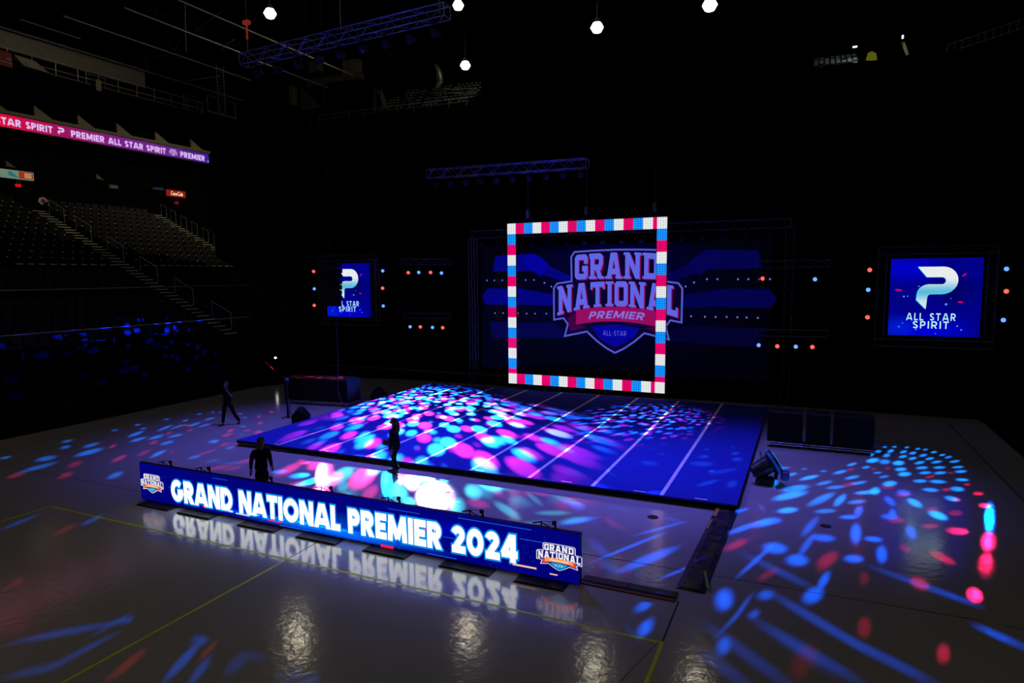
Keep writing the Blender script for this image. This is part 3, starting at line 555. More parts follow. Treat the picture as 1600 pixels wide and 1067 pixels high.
def dash(nm, mat, pts, y=-.006):
    for (x, z, w_, h_) in pts:
        a_ = MB(); a_.add([(x-w_/2, y, z-h_/2), (x+w_/2, y, z-h_/2), (x+w_/2, y, z+h_/2), (x-w_/2, y, z+h_/2)], [(0, 1, 2, 3)]); a_.build(nm, mat, t)
dash('red_dash', E('dash_red', (240, 30, 80), 1.), [(2.35, .16, .2, .035), (4.6, .13, .4, .03), (7.75, .05, .33, .06), (8.7, .62, .14, .03), (6.15, .52, .05, .05)])
dash('orange_dash', E('dash_orange', (255, 190, 170), 1.), [(10.95, .2, .5, .035), (11.55, .15, .16, .025)])
dash('white_dash', E('dash_white', (220, 230, 255), 1.), [(3.2, .17, .16, .05), (3.6, .145, .45, .03), (3.95, .2, .35, .02)])
dash('blue_streak', E('streak_blue', (30, 110, 240), .8), [(10.3, .95, 1.6, .012), (9.6, .5, .9, .01), (11.3, .74, .9, .012), (2.9, .93, .5, .01), (5.2, .06, .9, .02), (9.1, .08, .7, .015), (7.2, .1, 1.5, .012), (8.2, .9, .8, .01), (11.7, .6, .6, .012), (1.2, .5, .3, .008)])
for x0, x1 in ((2.32, 3.47), (3.8, 4.9), (5.82, 6.95), (7.6, 8.7), (9.43, 10.49), (11.3, 12.43), (12.95, 13.95)):
    a = MB(); a.box(((x0+x1)/2-BX0, .0, .012), (x1-x0, .62, .024)); a.box(((x0+x1)/2-BX0, -.29, .03), (x1-x0-.1, .03, .02)); a.build('base_plate', black, t)
for px in ((2.98, -4.95, 0.95), (4.35, -4.95, 0.93), (6.38, -4.95, 0.94), (8.15, -4.95, 0.94), (9.96, -4.95, 0.96), (11.94, -4.95, 0.96), (13.49, -4.95, 0.95)):
    x = px[0]-BX0; a = MB()
    a.tube([(x-.14, .13, .03), (x-.14, .13, 1.10), (x+.14, .13, 1.13), (x+.14, .13, .03)], .016, 5)
    a.tube([(x-.14, .13, 1.08), (x+.14, .13, .96)], .012, 4); a.tube([(x+.14, .13, 1.12), (x+.14, .5, .05)], .014, 4); a.tube([(x-.14, .13, 1.09), (x-.32, .13, 1.04)], .014, 4)
    a.box((x+.12, .14, 1.1), (.07, .05, .07))
    a.build('rear_brace', black, t)

# ------------------------------------------------------------------ hanging square LED frame
def led_mat(name, c1, c0, es=1.):
    a_ = bpy.data.materials.new(name); a_.use_nodes = True; b = a_.node_tree.nodes['Principled BSDF']; N = NT(a_.node_tree); tc = N.n('ShaderNodeTexCoord'); s = N.sep(tc.outputs['Object'])
    fx = N.math('SUBTRACT', N.math('FRACT', N.math('DIVIDE', s[0], .1107)), .5); fz = N.math('SUBTRACT', N.math('FRACT', N.math('DIVIDE', s[2], .101)), .5)
    d = N.math('SQRT', N.math('ADD', N.math('MULTIPLY', fx, fx), N.math('MULTIPLY', fz, fz)))
    b.inputs['Base Color'].default_value = (.01, .01, .01, 1); b.inputs['Roughness'].default_value = .5
    N.put(b.inputs['Emission Color'], N.mix(N.ss(d, .62, .2), (*c0, 1), (*c1, 1))); b.inputs['Emission Strength'].default_value = es
    return a_
Wm = led_mat('led_white', (.85, .87, .86), (.62, .64, .66)); Rm = led_mat('led_red', (.85, .0, .14), (.6, 0, .10)); Bm = led_mat('led_blue', (.01, .40, 1.), (.0, .10, .8))
FX, FZ = 4.42, .45; TW, TH = .4428, .505; FW = TW*17.4; FH = TH*15.5
t = thing('led_portal', 'tall square hollow frame of red, white and blue LED tiles hanging behind the mat', 'led frame', (FX, 13, FZ))
seqh = ['W']+['R', 'B', 'W']*5+['r', 'W']; seqv = ['W']+['B', 'R', 'W']*4+['B', 'r', 'W']
K = {'W': 0, 'R': 1, 'r': 1, 'B': 2}
def tiles(name, seq, horiz, off):
    a_ = MB(); p = 0
    for c in seq:
        a_.cur = K[c]; k = .5 if (c == 'r' and not horiz) else (.4 if c == 'r' else 1)
        if horiz: x0, x1, z0, z1 = p*TW, (p+k)*TW, off, off+TH
        else: x0, x1, z1, z0 = off, off+TW, FH-p*TH, FH-(p+k)*TH
        if not (not horiz and c == 'W' and (p == 0 or p >= 14.4)):
            a_.add([(x0, -.055, z0), (x1, -.055, z0), (x1, -.055, z1), (x0, -.055, z1)], [(0, 1, 2, 3)])
        p += k
    return a_.build(name, [Wm, Rm, Bm], t)
tiles('tile_strip', seqh, True, FH-TH); tiles('tile_strip', seqh, True, 0); tiles('tile_strip', seqv, False, 0); tiles('tile_strip', seqv, False, FW-TW)
for c, d in (((FW/2, 0, FH-TH/2), (FW+.04, .1, TH+.04)), ((FW/2, 0, TH/2), (FW+.04, .1, TH+.04)), ((TW/2, 0, FH/2), (TW+.04, .1, FH-2*TH)), ((FW-TW/2, 0, FH/2), (TW+.04, .1, FH-2*TH))):
    a = MB(); a.box(c, d); a.build('frame_housing', black, t)
for x in (1.07, 4.0, 7.15):
    a = MB(); a.tube([(x, .02, FH), (x, .02, 10.25-FZ+.3)], .012, 5); a.build('hanging_cable', alu_d, t)
    a = MB(); a.lathe([(.1, 0), (.12, .05), (.12, .35), (.05, .42)], 10, Matrix.Translation((x, .02, FH+.25))); a.build('chain_hoist', alu_d, t)
    a = MB(); a.tube([(x-.3, .02, FH+.02), (x, .02, FH+.3), (x+.3, .02, FH+.02)], .015, 5); a.build('bridle', alu_d, t)

# ------------------------------------------------------------------ video backdrop with the crest
BDX, BDZ = 2.15, .95
t = thing('video_backdrop', 'wide dim blue video backdrop with the GRAND NATIONAL PREMIER crest, seen through the LED frame', 'backdrop', (BDX, 14.6, BDZ))
def bd(l): return [(x-BDX, z-BDZ) for x, z in l]
a = MB(); a.box((7.1, .12, 3.15), (14.4, .2, 6.4)); a.build('cabinet', M('backdrop_cabinet', (.004, .004, .005), .9, 0, .05), t)
bm2 = scr('backdrop_screen', (.0, .0, .0015), [(7.3, 3.8, 6.8, 3.6, (.0, .0, .022)), (7.3, 5.6, 5.5, 1.3, (0, 0, .02))])
a = MB(); a.add([(0, 0, 0), (14.2, 0, 0), (14.2, 0, 6.3), (0, 0, 6.3)], [(0, 1, 2, 3)]); a.build('screen', bm2, t)
CX = 9.38-BDX
def both(l): return [l, [(2*CX-x, z) for x, z in reversed(l)]]
fn = lambda k: (lambda x, z: (x, -.01*k, z))
ray1 = bd([(2.98, 6.79), (3.24, 6.79), (5.15, 6.88), (5.93, 6.24), (7.17, 5.69), (7.17, 5.33), (6.50, 5.52), (5.04, 5.98), (2.80, 6.00)])
ray2 = bd([(2.16, 4.68), (2.48, 5.11), (4.34, 5.11), (6.21, 4.80), (6.21, 4.25), (4.34, 4.28), (2.37, 4.26)])
ray3 = bd([(2.56, 3.36), (6.12, 3.39), (6.70, 3.08), (6.70, 2.63), (2.77, 2.50)])
ray4 = bd([(4.34, 6.63), (5.15, 6.88), (5.61, 6.61), (5.95, 6.32), (5.50, 5.71), (5.11, 5.98)])
for k_ in (0, 1):
    for p_ in (ray1, ray2): lay('blue_ray', E('ray_blue%d' % k_, (0, 0, (122, 72)[k_])), t, [both(p_)[k_]], fn(1))
    lay('dim_ray', E('ray_dim_blue%d' % k_, (0, 0, (62, 40)[k_])), t, [both(ray3)[k_]], fn(1)); lay('bright_ray', E('ray_bright_blue%d' % k_, (0, 0, (152, 80)[k_])), t, [both(ray4)[k_]], fn(1.5))
dots = bd([(2.46, 5.53), (2.89, 5.53), (3.35, 5.53), (3.79, 5.53), (4.67, 5.54), (5.13, 5.54), (5.70, 5.39), (6.07, 5.21), (2.91, 3.82), (3.38, 3.83), (3.77, 3.83), (4.23, 3.84), (4.71, 3.83), (5.18, 3.83), (5.80, 3.84)])
a = MB()
for x, z in dots:
    for xx in (x, 2*CX-x): a.lathe([(.045, 0), (.03, .004)], 8, Matrix.Translation((xx, -.012, z)) @ Matrix.Rotation(PI/2, 4, 'X'))
a.build('star_dot', E('dot_pale', (110, 110, 190)), t)
crest(t, lambda u, v, k: (9.38-BDX+u*3.29, -.02-k*2, 4.46-BDZ+v*3.18), dict(field=E('bd_field', (4, 0, 38)), ring=E('bd_ring', (82, 86, 196)), letter=E('bd_letter', (92, 100, 226)), shade=E('bd_shade', (142, 8, 96)), ribbon=E('bd_ribbon', (146, 8, 88)), ribbon_dark=E('bd_ribbon_dark', (62, 0, 52)), shield=E('bd_shield', (0, 0, 150)), word=E('bd_word', (128, 110, 220)), small=E('bd_small', (92, 92, 205))), .026, e=.006)
# goal-post truss round the backdrop
t = thing('backdrop_truss', 'dark goal-post truss standing round the video backdrop', 'truss', (1.45, 14.95, -.05))
truss_parts(t, Vector((15.6, 0, 0)), .38, .022, alu_d, .5, org=(0, 0, 8.0), names=('top_chord', 'top_lacing'))
for x in (.0, 15.6): truss_parts(t, Vector((0, 0, 7.8)), .34, .022, alu_d, .5, up=(0, 1, 0), org=(x, 0, 0), names=('post_chord', 'post_lacing'))
for i in range(16):
    x = 2.3+i*.93
    stage_light('off', (x, 14.35, 7.35), 'unlit stage light in the row under the top of the backdrop truss', 'unlit stage lights over the backdrop', aim=(x, 8, 0))

# ------------------------------------------------------------------ flown trusses
t = truss('lighting_truss', 'long blue-lit box truss flown high over the mat, running to the top edge', (-2.55, 3.6, 14.22), (6.6, 3.6, 14.55), .42, .022, alu, .48)
for i in range(9):
    x = -1.9+i*1.0
    stage_light('off', (x, 3.6, 13.62+.036*i), 'unlit stage light hung under the long blue-lit truss over the mat', 'unlit stage lights under the mat truss', aim=(x, -14, 7))
for x in (-2.3, 2.2, 6.3):
    a = MB(); a.tube([(0, 0, 0), (.0, 0, 14)], .012, 5)
    tag(a.build('hanging_cable', alu_d, None, (x, 3.6, 14.5)), {-2.3: 'thin steel cable holding the left end of the long mat truss', 2.2: 'thin steel cable holding the middle of the long mat truss', 6.3: 'thin steel cable holding the right end of the long mat truss'}[x], 'cable')
a = MB(); a.box((0, 0, 0), (.28, .16, .14)); a.box((0, 0, -.35), (.05, .05, .55)); tag(a.build('chain_hoist', M('glowing_red_hoist', (.5, .06, .03), .5, 0, .3, (.5, .05, .02), .25), None, (-2.3, 3.6, 15.6)), 'small red chain hoist above the left end of the long mat truss', 'hoist')  # red glow put into the hoist's own material
truss('lighting_truss', 'short faint blue truss hanging level above the LED frame', (.0, 13, 10.95), (8.46, 13, 10.85), .42, .022, alu, .48)
for i in range(10): stage_light('off', (.4+i*.86, 13, 10.36), 'unlit stage light hung under the short truss above the LED frame', 'unlit stage lights above the LED frame', aim=(.4+i*.86, -10, 4))

# ------------------------------------------------------------------ side screens
def side_screen(loc, label):
    t = thing('video_screen', label, 'video screen', loc)
    a = MB(); a.box((1.55, .1, 1.54), (3.14, .16, 3.12)); a.build('cabinet', black, t)
    g = scr('side_screen_blue', (.0, .0, .25), [(.5, 2.7, 1.6, .8, (0, .0, .35)), (1.5, .2, 1.8, .9, (0, .0, .4)), (.3, .3, .9, .7, (0, .01, .3)), (2.2, 1.8, 1.2, 1., (0, 0, -.12))], None)
    a = MB(); a.add([(0, 0, 0), (3.1, 0, 0), (3.1, 0, 3.08), (0, 0, 3.08)], [(0, 1, 2, 3)]); root_ = t; t = a.build('screen', g, t)
    mk = bpy.data.materials.new('mark_gradient'); mk.use_nodes = True; N = NT(mk.node_tree); b = mk.node_tree.nodes['Principled BSDF']; z = N.sep(N.n('ShaderNodeTexCoord').outputs['Object'])[2]
    c = N.mix(N.ss(z, 2.35, 1.75), (.80, .84, .84, 1), (.10, .50, .72, 1)); c = N.mix(N.ss(z, 1.75, 1.25), c, (.62, .8, .84, 1)); N.put(b.inputs['Emission Color'], c); b.inputs['Emission Strength'].default_value = 1; b.inputs['Base Color'].default_value = (.01, .01, .01, 1)
    lay('p_mark_edge', E('mark_edge_cyan', (0, 190, 240)), t, [[(x-.012, y-.005) for x, y in P_MARK]], lambda a_, b_: (1.62+a_*1.63, -.008, 1.07+b_*1.68))
    lay('p_mark', mk, t, [P_MARK], lambda a_, b_: (1.62+a_*1.63, -.014, 1.07+b_*1.68))
    we = E('screen_text', (190, 240, 245), 1.)
    for txt, x0, x1, z0, hh in (('ALL STAR', .62, 2.3, .62, .29), ('SPIRIT', .86, 2.08, .30, .29)):
        laytext('lettering', we, t, txt, .17, sans, .3, 0, 0, .45, lambda a_, b_: (x0+(x1-x0)*a_, -.012, z0+b_*hh))
    a = MB()
    for x, z, w_, h_, r_ in ((.3, 1.83, .27, .06, -.1), (2.5, 2.42, .2, .05, .7), (2.42, 1.36, .2, .06, -.2)):
        c_, s_ = math.cos(r_), math.sin(r_); pts = [(x+c_*u_*w_/2-s_*v_*h_/2, -.01, z+s_*u_*w_/2+c_*v_*h_/2) for u_, v_ in ((-1, 0), (-.5, -1), (.5, -1), (1, 0), (.5, 1), (-.5, 1))]; a.add(pts, [(0, 1, 2, 3, 4, 5)])
    a.build('red_spark', E('spark_red', (220, 0, 90)), t)
    a = MB()
    for x, z, r_ in ((.5, 1.57, .035), (.63, 1.58, .025), (1.95, 1.27, .045), (1.0, 1.98, .025), (.98, .25, .03), (.38, .35, .03), (2.36, .42, .03), (2.5, .27, .03), (.5, .5, .02), (1.65, .1, .02), (2.1, 1.5, .02)): a.lathe([(r_, 0), (r_*.7, .003)], 8, Matrix.Translation((x, -.01, z)) @ Matrix.Rotation(PI/2, 4, 'X'))
    a.build('pale_spark', E('spark_pale', (80, 150, 255)), t)
    t = root_
    for o_, v_, u_ in (((-.45, .1, -.32), (4.0, 0, 0), (0, 0, 1)), ((-.45, .1, 3.4), (4.0, 0, 0), (0, 0, 1)), ((-.3, .1, -.2), (0, 0, 3.5), (0, 1, 0)), ((3.4, .1, -.2), (0, 0, 3.5), (0, 1, 0))):
        truss_parts(t, Vector(v_), .3, .02, alu_d, .38, up=u_, org=o_, names=('frame_chord', 'frame_lacing'))
    for x in (-.3, 3.4):
        a = MB(); a.tube([(x, .1, 3.5), (x, .1, 32.2)], .014, 5); a.build('hanging_cable', M('black_cable', (.004, .004, .004), .8, 0, .05), t)
    return t
side_screen((20.86, 14.3, 3.24), 'right-hand square blue video screen with the white P mark, whole and unblocked')
# the second is copied from the first, then named for itself
s2 = copy_tree(bpy.data.objects['video_screen']); s2.location = (-7.92, 14.3, 3.47); s2['label'] = 'left-hand square blue video screen, partly hidden by the hanging speaker array'

HEADS = [
 ((-8.84, 14.30, 6.11), 'red', 'red stage light, uppermost of three left of the left video screen'),
 ((-8.84, 14.30, 5.09), 'blue', 'blue stage light, middle of three left of the left video screen'),
 ((-8.89, 14.30, 4.11), 'red', 'red stage light, lowest of three left of the left video screen'),
 ((-3.91, 14.30, 6.10), 'blue', 'blue stage light, uppermost of three right of the left video screen'),
 ((-3.95, 14.30, 5.13), 'red', 'red stage light, middle of three right of the left video screen'),
 ((-3.94, 14.30, 4.13), 'blue', 'blue stage light, lowest of three right of the left video screen'),
 ((-2.22, 14.30, 5.98), 'red', 'red stage light, leftmost of four under the upper left truss'),
 ((-1.54, 14.30, 5.99), 'blue', 'blue stage light, second from left under the upper left truss'),
 ((-0.79, 14.30, 5.98), 'red', 'red stage light, third from left under the upper left truss'),
 ((-0.11, 14.30, 5.94), 'blue', 'bright blue stage light, rightmost of four under the upper left truss'),
 ((-2.18, 14.30, 3.00), 'blue', 'blue stage light, leftmost of four under the lower left truss'),
 ((-1.52, 14.30, 3.01), 'red', 'red stage light, second from left under the lower left truss'),
 ((-0.74, 14.30, 3.00), 'blue', 'bright blue stage light, third from left under the lower left truss'),
 ((-0.10, 14.30, 3.00), 'red', 'red stage light, rightmost of four under the lower left truss'),
 ((16.03, 14.30, 5.56), 'red', 'small red stage light under the upper right truss beside the backdrop'),
 ((18.10, 14.30, 5.52), 'blue', 'blue stage light under the right end of the upper right truss'),
 ((15.95, 14.30, 2.64), 'blue', 'blue stage light, leftmost of four under the lower right truss'),
 ((16.71, 14.30, 2.62), 'red', 'red stage light, second from left under the lower right truss'),
 ((17.45, 14.30, 2.63), 'blue', 'blue stage light, third from left under the lower right truss'),
 ((18.10, 14.30, 2.64), 'red', 'red stage light, rightmost of four under the lower right truss'),
 ((20.12, 14.30, 5.89), 'red', 'red stage light, uppermost of three left of the right video screen'),
 ((20.10, 14.30, 5.08), 'blue', 'blue stage light, middle of three left of the right video screen'),
 ((20.12, 14.30, 3.95), 'red', 'red stage light, lowest of three left of the right video screen'),
 ((24.70, 14.30, 5.88), 'blue', 'bright blue stage light, uppermost of three right of the right video screen'),
 ((24.74, 14.30, 5.03), 'red', 'red stage light, middle of three right of the right video screen'),
 ((24.71, 14.30, 3.93), 'blue', 'bright blue stage light, lowest of three right of the right video screen'),
]
for p, c, l in HEADS: stage_light(c, p, l, 'small red and blue stage lights', aim=(11 if p[0] > 0 else 9, -8, 3))
for lab, p0, p1 in (('short upper left truss with four stage lights, between the left screen and the backdrop', (-2.79, 14.55, 6.58), (0.35, 14.55, 6.53)), ('short lower left truss with four stage lights, between the left screen and the backdrop', (-2.75, 14.55, 3.59), (0.25, 14.55, 3.61)), ('short upper right truss beside the backdrop, with two lit stage lights', (15.73, 14.20, 6.17), (18.63, 14.20, 6.16)), ('short lower right truss with four lit stage lights, beside the backdrop', (15.79, 14.20, 3.19), (18.65, 14.20, 3.24))):
    t = truss('lighting_truss', lab, p0, p1, .3, .018, alu_d, .36)
    v = Vector(p1)-Vector(p0)
    for x_ in (.3, v.x-.3): a = MB(); a.tube([(x_, 0, .15), (x_, 0, 35.6-p0[2])], .012, 4); a.build('hanging_cable', M('black_cable', (.004, .004, .004)), t)
for (x, z0, z1, lab) in ((-8.86, 3.2, 7.4, 'thin black pole carrying the three stage lights left of the left screen'), (-3.92, 3.2, 7.4, 'thin black pole carrying the three stage lights right of the left screen'), (20.12, 3.2, 7.2, 'thin black pole carrying the three stage lights left of the right screen'), (24.7, 3.2, 7.2, 'thin black pole carrying the three stage lights right of the right screen')):
    a = MB(); a.tube([(0, 0, 0), (0, 0, 35.7-z0)], .03, 6); tag(a.build('hanging_pole', M('black_cable', (.004, .004, .004), .8, 0, .05), None, (x, 14.52, z0)), lab, 'pole')

# hanging speaker array in front of the left screen
t = thing('line_array', 'black hanging speaker array blocking the left part of the left screen', 'speaker', (-4.86, 11, 4.3))
a = MB(); a.box((0, 0, 2.35), (1.1, .8, .09)); a.tube([(-.4, 0, 2.35), (0, 0, 3.), (.4, 0, 2.35)], .02, 5); a.tube([(0, 0, 3.), (0, 0, 31.2)], .015, 5); a.build('rigging', black, t)
for i in range(8):
    a = MB(); th = -.03*(7-i); M4 = Matrix.Translation((0, -.015*(7-i)**1.2, .15+i*.275)) @ Matrix.Rotation(th, 4, 'X')
    a.box((0, 0, 0), (1.06, .6, .255), M4=M4); a.box((0, -.31, 0), (.98, .03, .2), M4=M4); a.box((0, .1, 0), (.9, .7, .2), M4=M4)
    a.build('speaker_cabinet', black, t)

# ------------------------------------------------------------------ black drapes
def drape(name, lab, y, x0, x1, ztop, zbot, step=.35, amp=.09):
    a_ = MB(); n = int((x1-x0)/step); vs = []
    for i in range(n+1):
        x = x0+(x1-x0)*i/n; yy = y+amp*math.sin(i*PI)+amp*(1 if i % 2 else -1)
        vs += [(x-x0, yy-y, zbot(x)), (x-x0, yy-y, ztop)]
    a_.add(vs, [(2*i, 2*i+2, 2*i+3, 2*i+1) for i in range(n)])
    m_ = a_.build(name, cloth, None, (x0, y, 0), True); md = m_.modifiers.new('thick', 'SOLIDIFY'); md.thickness = .01
    return tag(m_, lab, 'drape')
drape('black_drape', 'wide pleated black drape closing off the arena behind the whole stage', 18, -20.85, 44, 15.2, lambda x: max(.0, tier_z(x)+.95 if x < -12 else 0.))
drape('black_drape', 'high black drape in the roof, behind the row of ceiling lamps', 31, -6.0, 17.6, 34, lambda x: 14.5)

# ------------------------------------------------------------------ speaker stacks, monitors, moving light
grille, b, N, oc = mat_nodes('speaker_grille')
v = N.n('ShaderNodeTexVoronoi'); N.put(v.inputs['Vector'], oc); v.inputs['Scale'].default_value = 60
N.put(b.inputs['Base Color'], N.mix(N.ss(v.outputs['Distance'], .2, .5), (.002, .002, .002, 1), (.007, .007, .008, 1))); b.inputs['Roughness'].default_value = .8; b.inputs['Specular IOR Level'].default_value = .1
t = thing('subwoofer_row', 'long black subwoofer row on a low dolly left of the mat, red spots on top', 'speaker', (-2.38, 6.72, 0), .12)
for i in range(3):
    a = MB(); a.rbox(((i-1)*1.115, .56, .68), (1.105, 1.12, 1.02), .02); cb_ = a.build('cabinet', M('sub_cabinet', (.012, .008, .009), .5, 0, .3), t)
    a = MB(); a.box(((i-1)*1.115, -.008, .68), (1.03, .02, .94)); a.build('grille', grille, cb_)
a = MB(); a.box((0, .56, .13), (3.5, 1.25, .05)); dk_ = a.build('dolly_deck', black, t)
a = MB()
for y in (-.09, 1.2):
    for z in (.1, .17): a.tube([(-1.8, y, z), (1.8, y, z)], .014, 5)
for x in (-1.8, 1.8):
    for z in (.1, .17): a.tube([(x, -.09, z), (x, 1.2, z)], .014, 5)
a.build('dolly_rail', M('rail_bright', (.6, .6, .68), .3, .8), dk_)
for x in (-1.6, -.55, .55, 1.6):
    for y in (.0, 1.1):
        a = MB(); a.lathe([(.05, -.02), (.055, 0), (.05, .02)], 10, Matrix.Translation((x, y, .055)) @ Matrix.Rotation(PI/2, 4, 'Y')); a.build('caster', black, dk_)
cb = [(.9, -.1, 1.21), (1.2, -.02, 1.22), (1.28, -.13, .8), (1.35, -.14, .4), (1.5, -.14, .18), (1.9, -.25, .015), (2.05, .1, .012)]
a = MB(); a.tube(cb, .012, 5); a.build('cable', M('grey_cable', (.12, .12, .2), .5), t)
labs = ['black wheeled equipment case right of the mat, leftmost and nearest the mat', 'narrow black wheeled equipment case in the middle of the three right of the mat', 'black wheeled equipment case right of the mat, rightmost, blue light on its top']
for i, (x0, x1) in enumerate(((16.76, 17.84), (17.94, 18.66), (18.77, 19.91))):
    wx = x1-x0; t = thing('road_case', labs[i], 'equipment case', ((x0+x1)/2, 6.85, 0))
    a = MB(); a.rbox((0, .4, .70), (wx, .8, 1.02), .015); cb_ = a.build('case_body', M('case_black', (.004, .004, .005), .5, 0, .25), t)
    a = MB(); a.box((0, -.01, .7), (wx-.1, .02, .92)); a.build('grille', grille, cb_)
    a = MB(); a.box((0, .4, .16), (wx+.02, .86, .05)); dk_ = a.build('dolly_deck', black, t)
    a = MB()
    for z in (.12, .19): a.tube([(-wx/2-.04, -.06, z), (wx/2+.04, -.06, z)], .013, 5)
    for x in (-wx/2, wx/2): a.tube([(x, -.06, .12), (x, .85, .12)], .013, 5)
    a.build('dolly_rail', M('rail_bright', (.6, .6, .68)), dk_)
    for x in (-wx/2+.1, wx/2-.1):
        for y in (.05, .75):
            a = MB(); a.lathe([(.05, -.02), (.055, 0), (.05, .02)], 10, Matrix.Translation((x, y, .055)) @ Matrix.Rotation(PI/2, 4, 'Y')); a.build('caster', black, dk_)
a = MB(); a.tube([(0, 0, 0), (0, 0, 1.45)], .025, 6); a.tube([(0, 0, 1.4), (.25, .0, 1.75), (.62, .1, 1.3)], .012, 5); tag(a.build('stand_pole', black, None, (18.2, 8.9, 0)), 'thin dark stand pole just behind the three wheeled cases', 'pole')
def wedge(loc, rz, lab):
    t = thing('stage_monitor', lab, 'stage monitor', loc, rz)
    pr = [(-.3, 0), (.3, 0), (.32, .16), (.06, .5), (-.14, .52), (-.32, .3)]
    a = MB(); n = len(pr); a.add([(-.48, y, z) for y, z in pr]+[(.48, y, z) for y, z in pr], [tuple(range(n)), tuple(range(2*n-1, n-1, -1))]+[(i, n+i, n+(i+1) % n, (i+1) % n) for i in range(n)]); a.build('cabinet', M('wedge_paint', (.004, .004, .005), .7, 0, .15), t)
    v1, v2 = Vector((0, .32, .16)), Vector((0, .06, .5)); nrm = Vector((0, .34, .26)).normalized()*.008
    a = MB(); a.add([Vector((x, q.y, q.z))+nrm for x in (-.44, .44) for q in (v1+(v2-v1)*.05, v1+(v2-v1)*.95)], [(0, 2, 3, 1)]); a.build('grille', grille, t)
wedge((-.62, 3.85, 0), -.95, 'black wedge-shaped floor monitor beside the mat, nearer one, cables at its left')
wedge((-.52, 8.95, 0), -1.1, 'black wedge-shaped floor monitor beside the mat, farther one, near its back left corner')
# camera crane left of the mat
t = thing('camera_crane', 'thin dark crane post and boom with loose cables standing left of the mat', 'camera crane', (-1.5, 4.05, 0))
a = MB(); a.tube([(0, 0, 0), (.0, 0, 1.68)], .045, 8); a.build('post', black, t)
a = MB(); a.tube([(.12, .02, 1.5), (0, 0, 1.62), (-.9, .4, 1.78), (-1.9, .9, 2.05), (-3.2, 1.4, 2.5)], .022, 6); a.build('boom', black, t)
a = MB(); a.box((0, 0, 1.62), (.12, .12, .14)); a.build('pivot_head', alu_d, t)
a = MB()
for an in (0, 2.1, 4.2): a.tube([(0, 0, .12), (.26*math.cos(an), .26*math.sin(an), .02)], .02, 5)
a.build('foot', black, t)
a = MB()
for k in range(5): a.tube([(.05+.02*k, 0, .9-.08*k), (.06+.03*k, -.02, .45-.03*k), (.14+.05*k, -.05, .16), (.3+.07*k, -.12, .03), (.42+.02*k, -.2+.04*k, .012)], .012, 5)
a.build('cable', M('grey_cable', (.12, .12, .2)), t)
a = MB(); a.tube([(0, 0, 0), (.03, 0, 1.4), (0, 0, 2.55)], .01, 5); tag(a.build('light_stand', M('grey_cable', (.12, .12, .2)), None, (-1.45, 7.2, 1.2)), 'thin upright wire rising from the top of the left subwoofer row', 'wire')
wl = (-9.88, 12.00, 1.19)
a = MB(); a.lathe([(.03, -.08), (.06, 0)], 10, Matrix.Rotation(PI/2, 4, 'X')); t = thing('work_light', 'tiny white work light on a pole in the dark left of the stage', 'work light', wl); a.build('lamp_head', E('work_white', (255, 255, 235), 9.), t)
a = MB(); a.tube([(0, .06, 0), (0, .06, -wl[2]-.05)], .02, 6); a.build('pole', black, t)
# moving light at the right edge of the mat
t = thing('moving_light', 'black moving-head floor light with a glowing cyan lens at the right edge of the mat', 'stage light', (16.95, 2.65, 0)); t.scale = (1.2, 1.2, 1.2)
a = MB(); a.rbox((0, 0, .08), (.4, .36, .16), .03); a.build('base', blackgloss, t)
a = MB(); a.tube([(-.22, 0, .14), (-.24, 0, .38)], .045, 6); a.tube([(.22, 0, .14), (.24, 0, .38)], .045, 6); a.build('yoke', blackgloss, t)
R4 = Matrix.Translation((0, 0, .42)) @ Vector((.8, .28, .5)).to_track_quat('Z', 'Y').to_matrix().to_4x4()
a = MB(); a.lathe([(.08, -.34), (.17, -.3), (.2, -.1), (.2, .08), (.27, .16), (.29, .24), (.27, .26)], 20, R4); hd_ = a.build('head', blackgloss, t)
a = MB(); a.lathe([(.25, .262), (.25, .268), (.18, .275)], 20, R4); a.build('lens', E('cyan_lens', (20, 190, 240), 1.1), hd_)
a = MB(); a.lathe([(.295, .15), (.3, .18), (.295, .2)], 20, R4); a.build('trim_ring', E('blue_ring', (10, 60, 200), .5), hd_)
a = MB(); a.lathe([(.1, -.09), (.12, -.06), (.12, .06), (.1, .09)], 14, Matrix.Translation((.42, -.05, .26)) @ Matrix.Rotation(PI/2, 4, 'Y')); a.build('tilt_motor', M('motor_blue_grey', (.02, .05, .2), .3), t)
a = MB(); a.tube([(-.12, .1, .55), (-.16, .5, .62), (-.1, 1.1, .3), (.1, 1.5, .03)], .01, 5); a.build('cable', black, t)

# cable ramps across the floor
camo, b, N, oc = mat_nodes('scuffed_ramp')
f = N.noise(oc, 2.2, 3.); g = N.noise(oc, 5., 2.)
N.put(b.inputs['Base Color'], N.mix(N.ss(g, .5, .62), N.mix(N.ss(f, .45, .55), (.008, .008, .03, 1), (.03, .028, .06, 1)), (.10, .07, .02, 1))); b.inputs['Roughness'].default_value = .32  # navy base carries the ramp's blue reflection as colour
t = thing('cable_ramp', 'long dark scuffed cable ramp running from the mat corner towards the camera', 'cable ramp', (16.16, -2.1, 0), -.03)
pr = [(-.28, 0), (-.16, .06), (.14, .06), (.26, 0)]
for k in range(5):
    y0, y1 = -2.35+k*.92, -2.35+(k+1)*.92-.015; a = MB(); a.add([(x, y, z) for y in (y0, y1) for x, z in pr], [(0, 1, 2, 3), (7, 6, 5, 4), (0, 4, 5, 1), (1, 5, 6, 2), (2, 6, 7, 3), (0, 3, 7, 4)]); a.build('ramp_section', camo, t)
a = MB(); a.box((-.2, 1.9, .055), (.09, .7, .012)); a.box((-.22, 1.0, .055), (.05, .6, .012)); a.build('tape_patch', M('amber_tape', (.45, .3, .05), .5), t)
